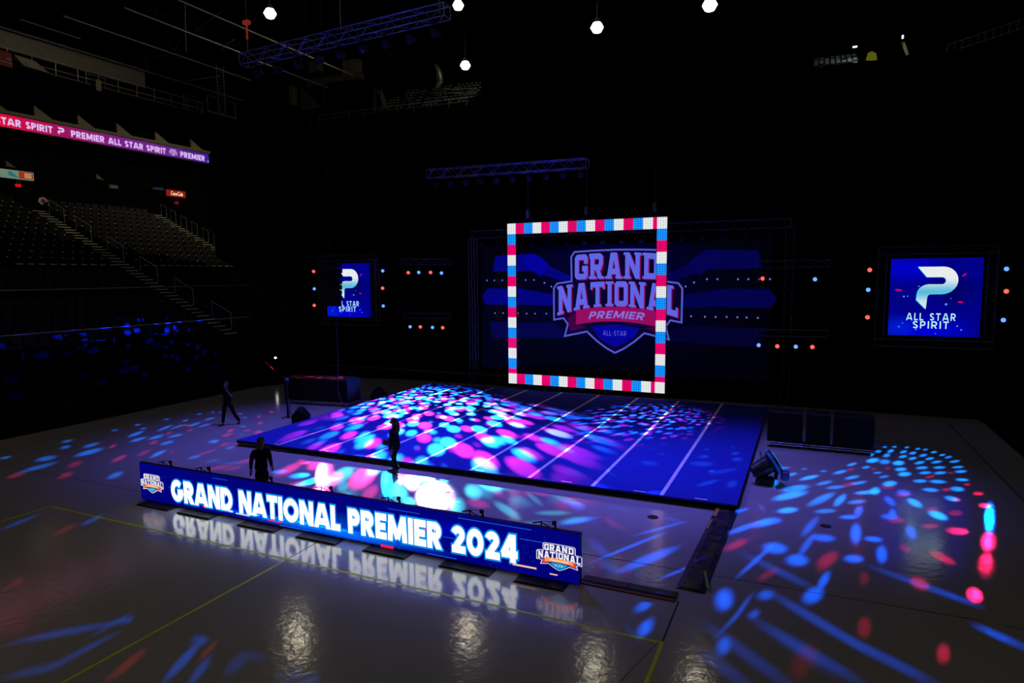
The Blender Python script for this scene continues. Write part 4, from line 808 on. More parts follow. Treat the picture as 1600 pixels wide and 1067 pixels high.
a = MB(); a.box((.2, -1.9, .07), (.05, .7, .012), .25); a.build('green_tape', M('green_tape', (.2, .45, .05), .5), t)
t = thing('cable_ramp', 'shorter dark cable ramp with an orange-brown edge at the right end of the banner', 'cable ramp', (15.02, -4.78, 0), .0)
for k in range(2):
    x0, x1 = -.88+k*.88, -.88+(k+1)*.88-.015; pr = [(-.2, 0), (-.1, .055), (.1, .055), (.2, 0)]; a = MB(); a.add([(x, y, z) for x in (x0, x1) for y, z in pr], [(3, 2, 1, 0), (4, 5, 6, 7), (0, 1, 5, 4), (1, 2, 6, 5), (2, 3, 7, 6), (0, 4, 7, 3)]); a.build('ramp_section', M('ramp_dark', (.012, .01, .012), .35), t)
a = MB(); a.box((0, -.17, .022), (1.72, .05, .02)); a.build('orange_edge', M('orange_brown', (.28, .08, .01), .5), t)

# ------------------------------------------------------------------ people
def skin_body(name, mat, parent, chains, root=0, sub=2):
    """chains: lists of (point, radius); points equal by position are shared, so limbs grow out of the trunk"""
    vs, rs, es, key = [], [], [], {}
    for ch in chains:
        prev = None
        for p, r in ch:
            k = tuple(round(c, 4) for c in p)
            if k not in key: key[k] = len(vs); vs.append(p); rs.append(r)
            if prev is not None and prev != key[k]: es.append((prev, key[k]))
            prev = key[k]
    me = bpy.data.meshes.new(name); me.from_pydata(vs, es, []); me.materials.append(mat)
    o = bpy.data.objects.new(name, me); COL.objects.link(o); o.parent = parent
    md = o.modifiers.new('skin', 'SKIN'); md.use_smooth_shade = True; md.branch_smoothing = .4
    sv = me.skin_vertices[0] if me.skin_vertices else None
    for i, r in enumerate(rs):
        rr = r if isinstance(r, tuple) else (r, r)
        sv.data[i].radius = rr; sv.data[i].use_root = (i == root)
    sd = o.modifiers.new('sub', 'SUBSURF'); sd.levels = sub; sd.render_levels = sub
    return o
def person(label, loc, rz, J, k=1., top=None, hair='short', skirt=False, blouse=(.02,), trousers=None):
    """J: joint positions; height scale k"""
    t = thing('person', label, 'person', loc, rz)
    V = lambda n: Vector(J[n])*k
    def L(a_, b_, f_): return V(a_).lerp(V(b_), f_)
    pel, wa, chs, nk, hd = V('pelvis'), L('pelvis', 'chest', .5), V('chest'), V('neck'), V('head')
    up = (hd-nk).normalized(); fw = Vector((0, -1, 0))
    trunk = [(pel, (.12*k, .09*k)), (wa, (.105*k, .085*k)), (chs, (.125*k, .09*k)), (nk, .055*k), (nk+up*.07*k, .055*k), (hd+fw*.012*k, .085*k), (hd+up*.07*k, .088*k), (hd+up*.125*k, .055*k)]
    chains = [trunk, [(hd+fw*.012*k, .085*k), (hd+fw*.115*k, .012*k)]]
    for s in ('l', 'r'):
        sh, el, wr, hip, kn, an, toe = V('sh_'+s), V('el_'+s), V('wr_'+s), V('hip_'+s), V('kn_'+s), V('an_'+s), V('toe_'+s)
        hdv = (wr-el).normalized(); palm = wr+hdv*.075*k; side = hdv.cross(Vector((0, 1, 0)) if abs(hdv.y) < .9 else Vector((1, 0, 0))).normalized()
        chains.append([(chs, .12*k), (sh, .055*k), (L('sh_'+s, 'el_'+s, .5), .05*k), (el, .04*k), (L('el_'+s, 'wr_'+s, .4), .037*k), (wr, .026*k), (palm, (.034*k, .018*k))])
        curl = Vector((0, -1, 0))*.35
        for q, ln in ((-1.5, .072), (-.5, .084), (.5, .078), (1.5, .06)):
            b0 = palm+side*.014*k*q; f1 = b0+hdv*ln*.5*k; f2 = f1+(hdv+curl).normalized()*ln*.5*k
            chains.append([(palm, .03*k), (b0+hdv*.015*k, .0095*k), (f1, .009*k), (f2, .007*k)])
        th = wr+hdv*.02*k; chains.append([(wr, .026*k), (th+side*.035*k, .012*k), (th+side*.055*k+hdv*.035*k, .0095*k)])
        chains.append([(pel, .12*k), (hip, .078*k), (L('hip_'+s, 'kn_'+s, .5), .074*k), (kn, .054*k), (L('kn_'+s, 'an_'+s, .35), .052*k), (an, .036*k), (toe, .032*k)])
    body_ = skin_body('body', skin_m, t, chains)
    # trousers
    g = 1.16; ch = [[(pel+Vector((0, 0, .05))*k, (.16*k, .125*k)), (pel, (.17*k, .13*k))]]
    for s in ('l', 'r'):
        hip, kn, an = V('hip_'+s), V('kn_'+s), V('an_'+s)
        ch.append([(pel, .17*k), (hip, .1*k), (L('hip_'+s, 'kn_'+s, .5), .088*k), (kn, .07*k), (L('kn_'+s, 'an_'+s, .5), .066*k), (an+Vector((0, 0, .03))*k, (.105 if skirt else .062)*k)])
    skin_body('trousers', trousers or trouser_m, t, ch)
    wk = 1.25 if skirt else 1.
    ch = [[(pel+Vector((0, 0, -.06 if not skirt else -.3))*k, (.185*k*wk, .15*k*wk)), (pel+Vector((0, 0, .05))*k, (.175*k*wk, .14*k*wk)), (wa, (.165*k*wk, .135*k)), (chs, (.185*k, .14*k)), (nk+(chs-nk)*.12, .075*k)]]
    for s in ('l', 'r'):
        e = .55 if top == 'tee' else .97
        ch.append([(chs, .17*k), (V('sh_'+s), .078*k), (L('sh_'+s, 'el_'+s, .6), .064*k)]+([(V('el_'+s), .053*k), (L('el_'+s, 'wr_'+s, .9), .04*k)] if top != 'tee' else []))
    skin_body('shirt', {'tee': shirt_m, 'jacket': jacket_m}.get(top, shirt_m), t, ch, 3)
    for s in ('l', 'r'):
        an, toe = V('an_'+s), V('toe_'+s); d = (toe-an); d.z = 0; d.normalize()
        skin_body('shoe', shoe_m, t, [[(an-d*.04*k+Vector((0, 0, -.03))*k, .045*k), (an+d*.08*k+Vector((0, 0, -.035))*k, .045*k), (toe+d*.03*k, (.042*k, .03*k))]], 1)
    a_ = MB(); n_ = 12; pf = []
    for q_ in range(9):
        an_ = -PI*.5+PI*q_/8; pf.append((max(.004, math.cos(an_)*.104)*k, math.sin(an_)*.112*k))
    M4 = Matrix.Translation(hd+Vector((0, .028, .055))*k) @ Matrix.Rotation(.25, 4, 'X')
    a_.lathe(pf, n_, M4)
    if hair == 'long': a_.tube([hd+Vector((0, .07, .02))*k, hd+Vector((0, .1, -.12))*k, hd+Vector((0, .105, -.28))*k, hd+Vector((0, .08, -.38))*k], [.085*k, .088*k, .07*k, .02*k], 10)
    a_.build('hair', hair_m, t, smooth=True)
    for s in (-1, 1):
        a_ = MB(); a_.lathe([(.004*k, -.006*k), (.012*k, 0), (.004*k, .006*k)], 8, Matrix.Translation(hd+Vector((s*.032, -.088, .03))*k) @ Matrix.Rotation(PI/2, 4, 'X')); a_.build('eye', M('eye_white', (.1, .1, .1), .2), body_)
    return t
base = dict(pelvis=(0, 0, .95), chest=(0, 0, 1.32), neck=(0, 0, 1.5), head=(0, -.01, 1.62))
def J(**k): d = dict(base); d.update(k); return d
# far left, walking, one hand at the face
person('person in black T-shirt and trousers far left, one hand raised to the face', (-2.83, 2.21, -0.00), .3, J(
  pelvis=(0, 0, .93), chest=(0, -.02, 1.3), neck=(0, -.03, 1.48), head=(0, -.05, 1.6),
  sh_l=(.19, -.02, 1.4), el_l=(.27, -.14, 1.16), wr_l=(.12, -.2, 1.44), sh_r=(-.19, -.02, 1.4), el_r=(-.24, .02, 1.12), wr_r=(-.22, -.08, .88),
  hip_l=(.1, 0, .88), kn_l=(.2, .08, .48), an_l=(.3, .28, .09), toe_l=(.32, .15, .04), hip_r=(-.1, 0, .88), kn_r=(-.15, -.06, .47), an_r=(-.15, -.14, .08), toe_r=(-.2, -.3, .03)), .99, 'tee', 'short')
# striding behind the banner
person('person in dark clothes striding just behind the lit banner, blue glint on the back', (5.23, -4.01, 0.00), 1.1, J(
  pelvis=(0, 0, .92), chest=(0, -.04, 1.3), neck=(0, -.07, 1.48), head=(0, -.1, 1.6),
  sh_l=(.18, -.02, 1.4), el_l=(.2, -.12, 1.12), wr_l=(.16, -.34, 1.0), sh_r=(-.18, -.04, 1.4), el_r=(-.2, .14, 1.12), wr_r=(-.2, .2, .86),
  hip_l=(.1, 0, .88), kn_l=(.12, .1, .47), an_l=(.12, .36, .14), toe_l=(.12, .27, .04), hip_r=(-.1, 0, .88), kn_r=(-.11, -.24, .5), an_r=(-.11, -.34, .08), toe_r=(-.11, -.5, .03)), 1.0, 'jacket', 'short')
# standing at the front edge of the mat
t = person('long-haired person in dark clothes standing at the front edge of the mat, facing left', (6.86, -0.46, 0.00), -1.25, J(
  sh_l=(.17, .0, 1.4), el_l=(.24, .1, 1.12), wr_l=(.26, .02, .88), sh_r=(-.17, .02, 1.4), el_r=(-.22, -.02, 1.12), wr_r=(-.16, -.24, 1.0),
  hip_l=(.09, 0, .88), kn_l=(.09, .0, .47), an_l=(.1, .1, .08), toe_l=(.1, -.04, .03), hip_r=(-.09, 0, .88), kn_r=(-.09, -.04, .48), an_r=(-.09, -.06, .08), toe_r=(-.1, -.22, .03)), .93, 'jacket', 'long', True)
t.scale = (1.15, 1.15, 1)
q = Matrix.Rotation(-1.25, 3, 'Z') @ (Vector((-.16, -.33, .93))*.93); pl = Vector(t.location)
a = MB(); a.rbox((0, 0, 0), (.16, .12, .17), .02); a.lathe([(.045, 0), (.05, .09)], 10, Matrix.Rotation(PI/2, 4, 'X')); tag(a.build('photo_camera', black, None, pl+q), 'small black camera held in front by the long-haired person at the mat', 'camera')
q = Matrix.Rotation(-1.25, 3, 'Z') @ (Vector((.27, .02, .76))*.93)
a = MB(); a.box((0, 0, 0), (.05, .09, .22)); a.tube([(0, 0, .1), (.0, .0, .16)], .015, 5); o_ = a.build('handheld_radio', black, None, pl+q); o_.rotation_euler = (.5, .4, 0); tag(o_, 'small black handset in the lowered hand of the long-haired person', 'radio')

# ------------------------------------------------------------------ arena bowl
# ribbon board along the left balcony
rb = bpy.data.materials.new('ribbon_screen'); rb.use_nodes = True; N = NT(rb.node_tree); b = rb.node_tree.nodes['Principled BSDF']; y = N.sep(N.n('ShaderNodeTexCoord').outputs['Object'])[1]
c = N.mix(N.ss(y, 5., 11.5), (.70, .0, .018, 1), (.28, .0, .10, 1)); c = N.mix(N.ss(y, 10.5, 16.), c, (.14, .0, .22, 1)); c = N.mix(N.ss(y, 17., 22.5), c, (.04, .0, .27, 1)); N.put(b.inputs['Emission Color'], c); b.inputs['Emission Strength'].default_value = 1.; b.inputs['Base Color'].default_value = (.01, .01, .01, 1)
t = thing('ribbon_board', 'long red-to-purple LED ribbon board reading PREMIER ALL STAR SPIRIT on the left balcony', 'ribbon board', (-30, 3, 15.6))
a = MB(); a.add([(0, 0, 0), (0, 22.8, .08), (0, 22.8, .84), (0, 0, .84)], [(0, 1, 2, 3)]); a.build('screen', rb, t)
a = MB(); a.box((-.12, 11.4, .43), (.2, 22.8, .9)); a.build('housing', black, t)
rt = E('ribbon_text', (225, 190, 245), 1.)
def rtext(txt, y0, y1, z0=.18, hh=.46):
    wd, P = text_polys(txt, .24, sans, .12, 0, 0, .42)
    lay('lettering', rt, t, P, lambda a_, b_: (.01, y0-3+(y1-y0)*a_/wd, z0+b_*hh))
rtext('PREMIER ALL STAR SPIRIT', 5.35, 12.86); rtext('PREMIER ALL STAR SPIRIT', 14.1, 21.6); rtext('PREMIER .', 22.95, 25.75)
lay('p_mark', rt, t, [P_MARK], lambda a_, b_: (.01, 10.42+a_*.55, .18+b_*.5))
lay('p_mark', rt, t, [P_MARK], lambda a_, b_: (.01, 1.4+a_*.55, .18+b_*.5))
crest(t, lambda u, v, k: (.004+k, 19.28+u*.38, .42+v*.33), dict(field=E('rb_field', (60, 20, 130)), ring=E('rb_ring', (210, 180, 235)), letter=E('rb_ring', (1, 1, 1)), ribbon=E('rb_ribbon', (170, 50, 150)), ribbon_dark=E('rb_ribbon', (1, 1, 1)), shield=E('rb_ring', (1, 1, 1)), word=E('rb_ring', (1, 1, 1)), small=E('rb_ribbon', (1, 1, 1))), .05)
t = thing('balcony_fascia', 'olive concrete ledge with small upright fins above the ribbon board', 'fascia', (-30.3, 3, 16.5))
a = MB(); a.box((0, 12, .12), (.5, 24, .22)); a.build('ledge', concrete_o, t)
for y0 in (6.05, 8.9, 11.8, 14.7, 17.9, 21.2):
    a = MB(); a.add([(x, y, z) for x in (0, .12) for y, z in ((y0, .23), (y0+1.2, .23), (y0, .95))], [(0, 2, 1), (3, 4, 5), (0, 1, 4, 3), (1, 2, 5, 4), (2, 0, 3, 5)]); a.build('fin', concrete_o, t)
# upper concrete beam and catwalk
t = thing('concrete_beam', 'mottled olive concrete beam high on the left, above the catwalk', 'beam', (-34.6, 10, 22.0))
a = MB(); a.box((0, 6, .6), (.4, 15, 1.25)); a.build('beam_face', concrete_o, t)
a = MB(); a.box((.25, 6, 1.35), (.3, 15.4, .12)); a.build('top_flange', M('pale_flange', (.3, .28, .2), .6), t)
t = thing('catwalk', 'railed maintenance catwalk running along the upper left of the arena', 'catwalk', (-33.6, 9, 20.75))
a = MB(); a.box((0, 9.7, 0), (.7, 19.4, .05)); a.build('walkway', steel_d, t)
for z in (.35, .95):
    a = MB(); a.tube([(.35, 0, z), (.35, 19.4, z)], .03, 5); a.build('rail', rail_m, t)
for i in range(13):
    a = MB(); a.tube([(.35, i*1.6, 0), (.35, i*1.6, .98)], .025, 5); a.build('post', rail_m, t)
a = MB()
for i in range(2):
    y0 = (8.6, 17.2)[i]; a.tube([(.4, y0, .05), (.4, y0, 1.25), (.4, y0+1.5, 1.25), (.4, y0+1.5, .05)], .025, 5)
    for z in (.4, .7, .95): a.tube([(.4, y0, z), (.4, y0+1.5, z)], .015, 4)
a.build('safety_cage', rail_m, t)
lp = (-33.60, 28.80, 21.22)
t = thing('ladder_platform', 'small railed steel platform with a ladder at the far end of the catwalk', 'platform', lp)
a = MB(); a.box((0, 1.6, -.15), (.9, 3.4, .12)); a.build('platform_deck', M('pale_flange', (.3, .28, .2)), t)
a = MB()
for y in (1.3, 2.1): a.tube([(.3, y, -.1), (.3, y, 4.4)], .035, 5)
for i in range(14): a.tube([(.3, 1.3, .1+i*.31), (.3, 2.1, .1+i*.31)], .02, 4)
a.build('ladder', rail_m, t)
a = MB()
for y in (0, 3.2): a.tube([(.4, y, -.1), (.4, y, 1.3)], .03, 5)
a.tube([(.4, 0, 1.3), (.4, 1.1, 1.3)], .02, 5); a.tube([(.4, 2.3, 1.3), (.4, 3.2, 1.3)], .02, 5); a.build('rail', rail_m, t)
p_ = (-33.00, 11.78, 20.88)
a = MB(); a.box((0, 0, 0), (.05, 1.1, 1.0)); t = thing('hanging_sign', 'small red sign at the left edge just under the catwalk', 'sign', p_); a.build('sign_face', M('red_sign', (.35, .01, .01), .5), t)
a = MB(); a.box((.03, .35, .05), (.01, .3, .12)); a.box((.03, .1, -.22), (.01, .9, .06)); a.build('white_stripe', M('sign_white', (.4, .4, .4)), t)
p_ = (-33.00, 18.40, 20.76)
a = MB(); a.box((0, 0, 0), (.04, .42, .85)); tag(a.build('hanging_panel', M('dull_banner', (.35, .32, .18), .8), None, p_), 'small pale upright panel hanging under the middle of the catwalk', 'panel')
p_ = (-33.20, 13.65, 20.96)
a = MB(); a.add([(0, -1.2, .35), (0, -.6, -.25), (0, 1.1, -.3), (0, .1, .3), (.3, -1.2, .35), (.3, -.6, -.25), (.3, 1.1, -.3), (.3, .1, .3)], [(0, 1, 2, 3), (7, 6, 5, 4), (0, 4, 5, 1), (1, 5, 6, 2), (2, 6, 7, 3), (3, 7, 4, 0)]); tag(a.build('stacked_panels', concrete_o, None, p_), 'dim tilted panel lying on the catwalk near the left edge', 'panel')
# roof steel
t = thing('roof_steelwork', 'thin dark roof joists with cross bracing in the upper left corner', 'roof steelwork', (-28, 25, 24))
for x, y0, y1, z in ((-20.6, 15.8, 34, 24), (-24.95, 15.1, 25.3, 24.), (-25.3, 27, 36, 24.), (-30.05, 14.2, 31, 24), (-36.2, 19.3, 36, 24), (-33.4, 13.3, 17.5, 24)):
    a = MB(); a.tube([(x+28, y0-25, z-24), (x+28, y1-25, z-24)], .05, 5); a.build('joist', M('joist_steel', (.5, .5, .38), .6, .1), t)
a = MB()
for A_, B_ in (((-38.18, 24.0, 24.77), (-32.1, 24.0, 24.51)), ((-29.78, 24.0, 22.13), (-26.26, 24.0, 22.04)), ((-28.8, 24.0, 25.87), (-25.61, 24.0, 26.99)), ((-29.48, 24.0, 26.58), (-29.11, 24.0, 25.71)), ((-32.0, 24.0, 25.59), (-31.38, 24.0, 24.72)), ((-31.3, 24.0, 24.76), (-30.48, 24.0, 25.51)), ((-33.23, 24.0, 28.42), (-32.85, 24.0, 27.48)), ((-32.77, 24.0, 27.46), (-31.79, 24.0, 28.02)), ((-29.72, 24.0, 28.23), (-29.89, 24.0, 24.4)), ((-25.97, 24.0, 24.05), (-24.52, 24.0, 24.62)), ((-23.1, 24.0, 25.37), (-22.14, 24.0, 25.8)), ((-34.95, 24.0, 24.7), (-34.57, 24.0, 23.59)), ((-28.76, 24.0, 26.36), (-28.07, 24.0, 25.75))):
    a.tube([Vector((A_[0]+28, A_[1]-25, A_[2]-24)), Vector((B_[0]+28, B_[1]-25, B_[2]-24))], .035, 4)
a.build('cross_brace', M('joist_steel', (.5, .5, .38)), t)

# ceiling lamps with their own light
LAMPS = [((-24.85, 28.43, 28.19), 'warm white ceiling lamp, leftmost of the five, above the roof steel'), ((-12.89, 39.96, 30.9), 'warm white ceiling lamp cut by the top edge, right of the long truss'), ((5.65, 23.5, 20.65), 'warm white ceiling lamp standing alone against black, fourth from left'), ((11.88, 26.00, 21.77), 'warm white ceiling lamp, rightmost of the five, at the top edge'), ((-11.6, 38.78, 25.0), 'smaller warm white ceiling lamp, lowest of the five, over the upper seats')]
first = None
for k, (p, lab) in enumerate(LAMPS):
    sc_ = (1., 1., .75, .85, .9)[k]
    if first is None:
        t = first = thing('ceiling_lamp', lab, 'ceiling lamp', p)
        a = MB(); a.lathe([(.15, .75), (.2, .55), (.42, .1), (.5, -.02)], 20); a.build('housing', steel_d, t)
        a = MB(); a.lathe([(.05, .45), (.33, .34), (.52, .0), (.33, -.34), (.05, -.45)], 18); a.build('lamp_glass', M('lamp_glow', (.1, .1, .1), .4, 0, .2, (1., .93, .74), 9.), t)
        a = MB(); a.tube([(0, 0, .7), (0, 0, 3.5)], .04, 6); a.build('hanger', steel_d, t)
    else:
        t = copy_tree(first); tag(t, lab); t.location = p
    t['group'] = 'ceiling lamps'; t.scale = (sc_,)*3
    L = lamp('SPOT', Vector(p)-Vector((0, 0, .45)), (8, -2, 0), (230, 260, 60, 40, 5000)[k], (1, .86, .58), 165, .4, .38, 'house_and_fill_lamp')

# stand furniture: aisles, seats, rails, signs
def st(x): return tier_z(x)
nose = M('aisle_nosing', (.85, .82, .5), .6)
def aisle(y, x0, x1, w_, lab):
    t = thing('aisle_stairs', lab, 'stairs', (x0, y, st(x0)))
    a = MB(); b_ = MB(); n = int((x0-x1)/.425)
    for i in range(n):
        x = x0-.425*i; z = st(x)
        a.box((x-x0-.2, 0, z-st(x0)-.02), (.42, w_, .3)); b_.box((x-x0+.0, 0, z-st(x0)+.12), (.06, w_*.92, .06))
    a.build('step', tier_m, t); b_.build('nosing', nose, t)
    for f in (0.03, .2, .37, .54, .71, .86):
        xa = -(x0-x1)*f; xb = xa-(x0-x1)*.085; za = -xa*.455
        c_ = MB(); c_.tube([(xa, w_*.62, za+.1), (xa, w_*.62, za+1.), (xb, w_*.62, -xb*.455+1.), (xb, w_*.62, -xb*.455+.1)], .022, 5); c_.build('handrail', rail_m, t)
aisle(11.2, -12.4, -30.2, .95, 'long flight of aisle steps climbing the left stand, with short handrails')
aisle(20.9, -24.2, -31.2, .95, 'upper aisle steps at the right end of the left stand, under the red lit sign')
t = thing('front_rail', 'long thin rail along the front of the left stand, catching blue light', 'rail', (-12, 0, tier_z(-12)))
a = MB(); a.tube([(0, -14, 1.2), (0, 12.3, 1.2)], .028, 5); a.build('top_rail', rail_m, t)
for i in range(14):
    a = MB(); a.tube([(0, -14+2*i, 0), (0, -14+2*i, 1.2)], .018, 4); a.build('post', M('dark_post', (.01, .01, .01), .7), t)
t = thing('cross_rail', 'long thin rail half way up the left stand, above the lower rail', 'rail', (-16.25, 0, tier_z(-16.25)))
a = MB(); a.tube([(0, -14, 1.05), (0, 16.5, 1.05)], .022, 5); a.build('top_rail', rail_m, t)
for i in range(15):
    a = MB(); a.tube([(0, -14+2.1*i, 0), (0, -14+2.1*i, 1.05)], .018, 4); a.build('post', M('dark_post', (.01, .01, .01)), t)
def seat_geo(a_, o_, s_=1.):
    x, y, z = o_
    a_.box((x-.1, y, z+.42), (.4, .44*s_, .05)); a_.add([(x-.30, y-.22, z+.42), (x-.30, y+.22, z+.42), (x-.40, y+.22, z+.86), (x-.40, y-.22, z+.86), (x-.34, y-.22, z+.42), (x-.34, y+.22, z+.42), (x-.44, y+.22, z+.84), (x-.44, y-.22, z+.84)], [(0, 1, 2, 3), (7, 6, 5, 4), (3, 2, 6, 7), (0, 3, 7, 4), (1, 5, 6, 2)])
    a_.box((x-.2, y, z+.2), (.08, .08, .42))
a = MB(); seat_geo(a, (0, 0, 0)); a.cur = 1; a.box((.11, 0, .45), (.05, .32, .06)); sproto = a.build('stadium_seat', [M('seat_shell', (.003, .0028, .0025), .5, 0, .12), M('painted_edge_glint', (.85, .82, .65), .5)]); tag(sproto, 'dark folding stadium seat in the upper rows of the left stand', 'seat', 'stadium seats in the left stand')  # pale bar on each seat is a painted glint
rows = [-20.5-.85*i for i in range(12)]; cnt = 0
for x in rows:
    yy = 5.0
    while yy < 20.3:
        if abs(yy-11.2) > .75 and cnt < 296:
            if cnt == 0: o_ = sproto
            else: o_ = sproto.copy(); COL.objects.link(o_)
            o_.location = (x-.35, yy, tier_z(x)+.0); cnt += 1
        yy += .56 if cnt % 3 else .6
a = MB()
for i in range(9):
    x = -12.6-.85*i+.25
    if abs(x+16.5) < .4: continue
    y = -8.
    while y < 16.:
        if abs(y-11.2) > .75: seat_geo(a, (x-.35, y, tier_z(x)))
        y += .56
tag(a.build('lower_seat_rows', M('seat_shell_dark', (.016, .016, .02), .6, 0, .2)), 'dense rows of dark folding seats in the lower left stand', 'seats', 'stadium seats in the lower left stand', 'stuff')
# lit signs over the vomitories
def quad_sign(name, lab, y0, y1, z0, z1, mat, x=-31.2, parts=()):
    t = thing(name, lab, 'sign', (x, y0, z0)); a_ = MB(); a_.box((0, (y1-y0)/2, (z1-z0)/2), (.15, y1-y0, z1-z0)); a_.build('sign_box', mat, t); return t
t = quad_sign('lit_sign', 'small lit red sign with a white script word above the right aisle', 22.4, 24.15, 12.62, 13.15, M('sign_red_lit', (.02, 0, 0), .4, 0, .2, (.28, .01, .01), .8))
wd, P = text_polys('Coca-Cola', .15, sans, .06, 0, .25, .2)
lay('lettering', E('sign_script', (255, 225, 170), 1.3), t, P, lambda a_, b_: (.09, .3+1.15*a_/wd, .1+b_*.33))
t = quad_sign('lit_sign', 'lit advertising sign at the left edge, pale green with an orange end', 10.05, 12.05, 12.55, 13.1, M('sign_green_lit', (.02, .02, .02), .4, 0, .2, (.28, .42, .30), .5))
a = MB(); a.add([(.09, 1.05, .03), (.09, 1.95, .03), (.09, 1.95, .52), (.09, 1.05, .52)], [(0, 1, 2, 3)]); a.build('orange_field', E('sign_orange', (170, 60, 30), .7), t)
a = MB()
for r_ in range(3): a.add([(.1, 1.4, .12+.12*r_), (.1, 1.85, .12+.12*r_), (.1, 1.85, .18+.12*r_), (.1, 1.4, .18+.12*r_)], [(0, 1, 2, 3)])
a.build('pale_lines', E('sign_lines', (210, 190, 140), .8), t)
a = MB(); a.add([(.1, .35, .2), (.1, .9, .05), (.1, 1.0, .12), (.1, .5, .5)], [(0, 1, 2, 3)]); a.build('teal_swirl', E('sign_teal', (40, 120, 120), .8), t)
p0 = (-31.20, 17.52, 12.68)
t = thing('section_sign', 'tiny dim section number sign 120 on the back wall of the left stand', 'sign', p0)
a = MB(); a.box((0, .3, .15), (.05, .85, .34)); a.build('sign_plate', black, t)
wd, P = text_polys('I20', .16, sans, .2)
lay('lettering', E('number_dim', (95, 95, 80), 1.), t, P, lambda a_, b_: (.03, .02+.56*a_/wd, .05+b_*.2))
p0 = (-31.20, 21.09, 12.99)
t = thing('dim_sign', 'faint blue-green word sign left of the small red lit sign', 'sign', p0); a = MB(); a.box((0, .5, .12), (.05, 1.1, .28)); a.build('sign_plate', black, t)
a = MB()
for k in range(6): a.add([(.03, .2+.13*k, .06), (.03, .28+.13*k, .06), (.03, .28+.13*k, .2), (.03, .2+.13*k, .2)], [(0, 1, 2, 3)])
a.build('lit_strokes', E('sign_blue_dim', (10, 50, 90), 1.), t)
for px, lab, c_ in (((-31.00, 10.95, 12.09), 'small red glowing exit light below the pale green lit sign', (200, 10, 15)), ((-31.00, 23.13, 12.09), 'small red glowing exit light below the red script sign', (110, 5, 35))):
    t = thing('exit_light', lab, 'exit light', px); a = MB(); a.box((0, 0, 0), (.1, .32, .18)); a.build('glowing_face', E('exit_red%d' % c_[0], c_), t); a = MB(); a.tube([(0, -.05, .09), (0, -.05, .4), (0, .12, .4), (0, .12, .09)], .015, 4); a.build('bracket', rail_m, t)
p0 = (-30.60, 12.21, 11.17)
t = thing('emblem_sign', 'small hexagonal pale emblem with a dark red centre on the left stand', 'sign', p0)
a = MB(); a.prism([(.32*math.cos(q_), .28*math.sin(q_)) for q_ in [PI/3*k+.3 for k in range(6)]], 0, .04); o_ = a.build('plate', M('emblem_pale', (.2, .18, .16), .6, 0, .3, (.12, .09, .08), .5), t); o_.rotation_euler = (PI/2, 0, PI/2)
a = MB(); a.prism([(.17*math.cos(q_), .15*math.sin(q_)) for q_ in [PI/3*k+.6 for k in range(6)]], .041, .05); o_ = a.build('centre', E('emblem_red', (60, 14, 10), .9), t); o_.rotation_euler = (PI/2, 0, PI/2)
for px, lab in (((-31.00, 16.34, 13.24), 'small olive fin on the back wall of the left stand'), ((-31.00, 10.29, 13.30), 'small olive fin just above the pale green lit sign')):
    a = MB(); a.add([(x, y, z) for x in (0, .1) for y, z in ((0, 0), (.55, -.05), (.0, .32))], [(0, 2, 1), (3, 4, 5), (0, 1, 4, 3), (1, 2, 5, 4), (2, 0, 3, 5)]); tag(a.build('wall_fin', concrete_o, None, px), lab, 'fin')

# far upper tier, seen over the drape
def box_at(name, lab, cat, A_, B_, y=45, dep=.9, mat=None):
    x0, z0 = A_; x1, z1 = B_; a_ = MB(); a_.box((0, 0, abs(z1-z0)/2), (abs(x1-x0), dep, abs(z1-z0))); return tag(a_.build(name, mat or concrete_o, None, ((x0+x1)/2, y, min(z0, z1))), lab, cat)
a = MB(); a.box((-33.8, 46.7, 15.5), (13, 2.6, 31.2)); struct(a, 'wall_upper', wall_m)
pc = M('pale_concrete', (.3, .27, .19), .9, 0, .1)
A = [(-30.12, 29.57), (-28.09, 27.66), (-34.73, 30.13), (-33.49, 28.98), (-35.37, 28.45), (-27.85, 27.08), (-37.98, 27.91), (-37.42, 25.68), (-36.58, 27.17), (-34.42, 25.06)]
box_at('tan_wall_panel', 'larger pale wall panel in the dark roof box, left of the upper seats', 'panel', A[0], A[1], mat=M('tan_panel', (.45, .38, .27), .9, 0, .1))
box_at('tan_wall_panel', 'smaller pale wall panel in the dark roof box', 'panel', A[2], A[3], mat=M('tan_panel', (.3, .26, .18)))
box_at('ledge', 'thin pale ledge under the two lit wall panels', 'ledge', (A[4][0], A[4][1]-.35), (A[5][0], A[5][1]+.35), dep=1., mat=pc)
box_at('concrete_column', 'narrow olive column below the ledge, leftmost', 'column', A[6], A[7], mat=concrete_o)
a = MB(); a.add([(x, y, z) for y in (0, .5) for x, z in ((0, 0), (2.6, 0), (.0, 2.7))], [(0, 1, 2), (5, 4, 3), (0, 3, 4, 1), (1, 4, 5, 2), (2, 5, 3, 0)]); tag(a.build('concrete_buttress', pc, None, (A[8][0], 45, A[9][1])), 'triangular olive buttress right of the narrow column', 'buttress')
A = [(-26.34, 23.77), (-26.09, 26.12), (-25.59, 25.92), (-24.66, 23.59)]
t = thing('raking_column', 'slanting pale column beside a thin green-tinted one at the left end of the upper seats', 'column', (A[0][0], 45, A[0][1]))
o_ = A[0]
a = MB(); a.tube([(A[2][0]-o_[0], 0, A[2][1]-o_[1]), (A[3][0]-o_[0], 0, 0)], .3, 6); a.build('column', pc, t)
a = MB(); a.tube([(A[1][0]-o_[0], 0, A[1][1]-o_[1]), (0, 0, 0)], .28, 6); a.build('green_column', M('green_column', (.03, .13, .05), .7), t)
p0 = (-17.66, 44.00, 24.73)
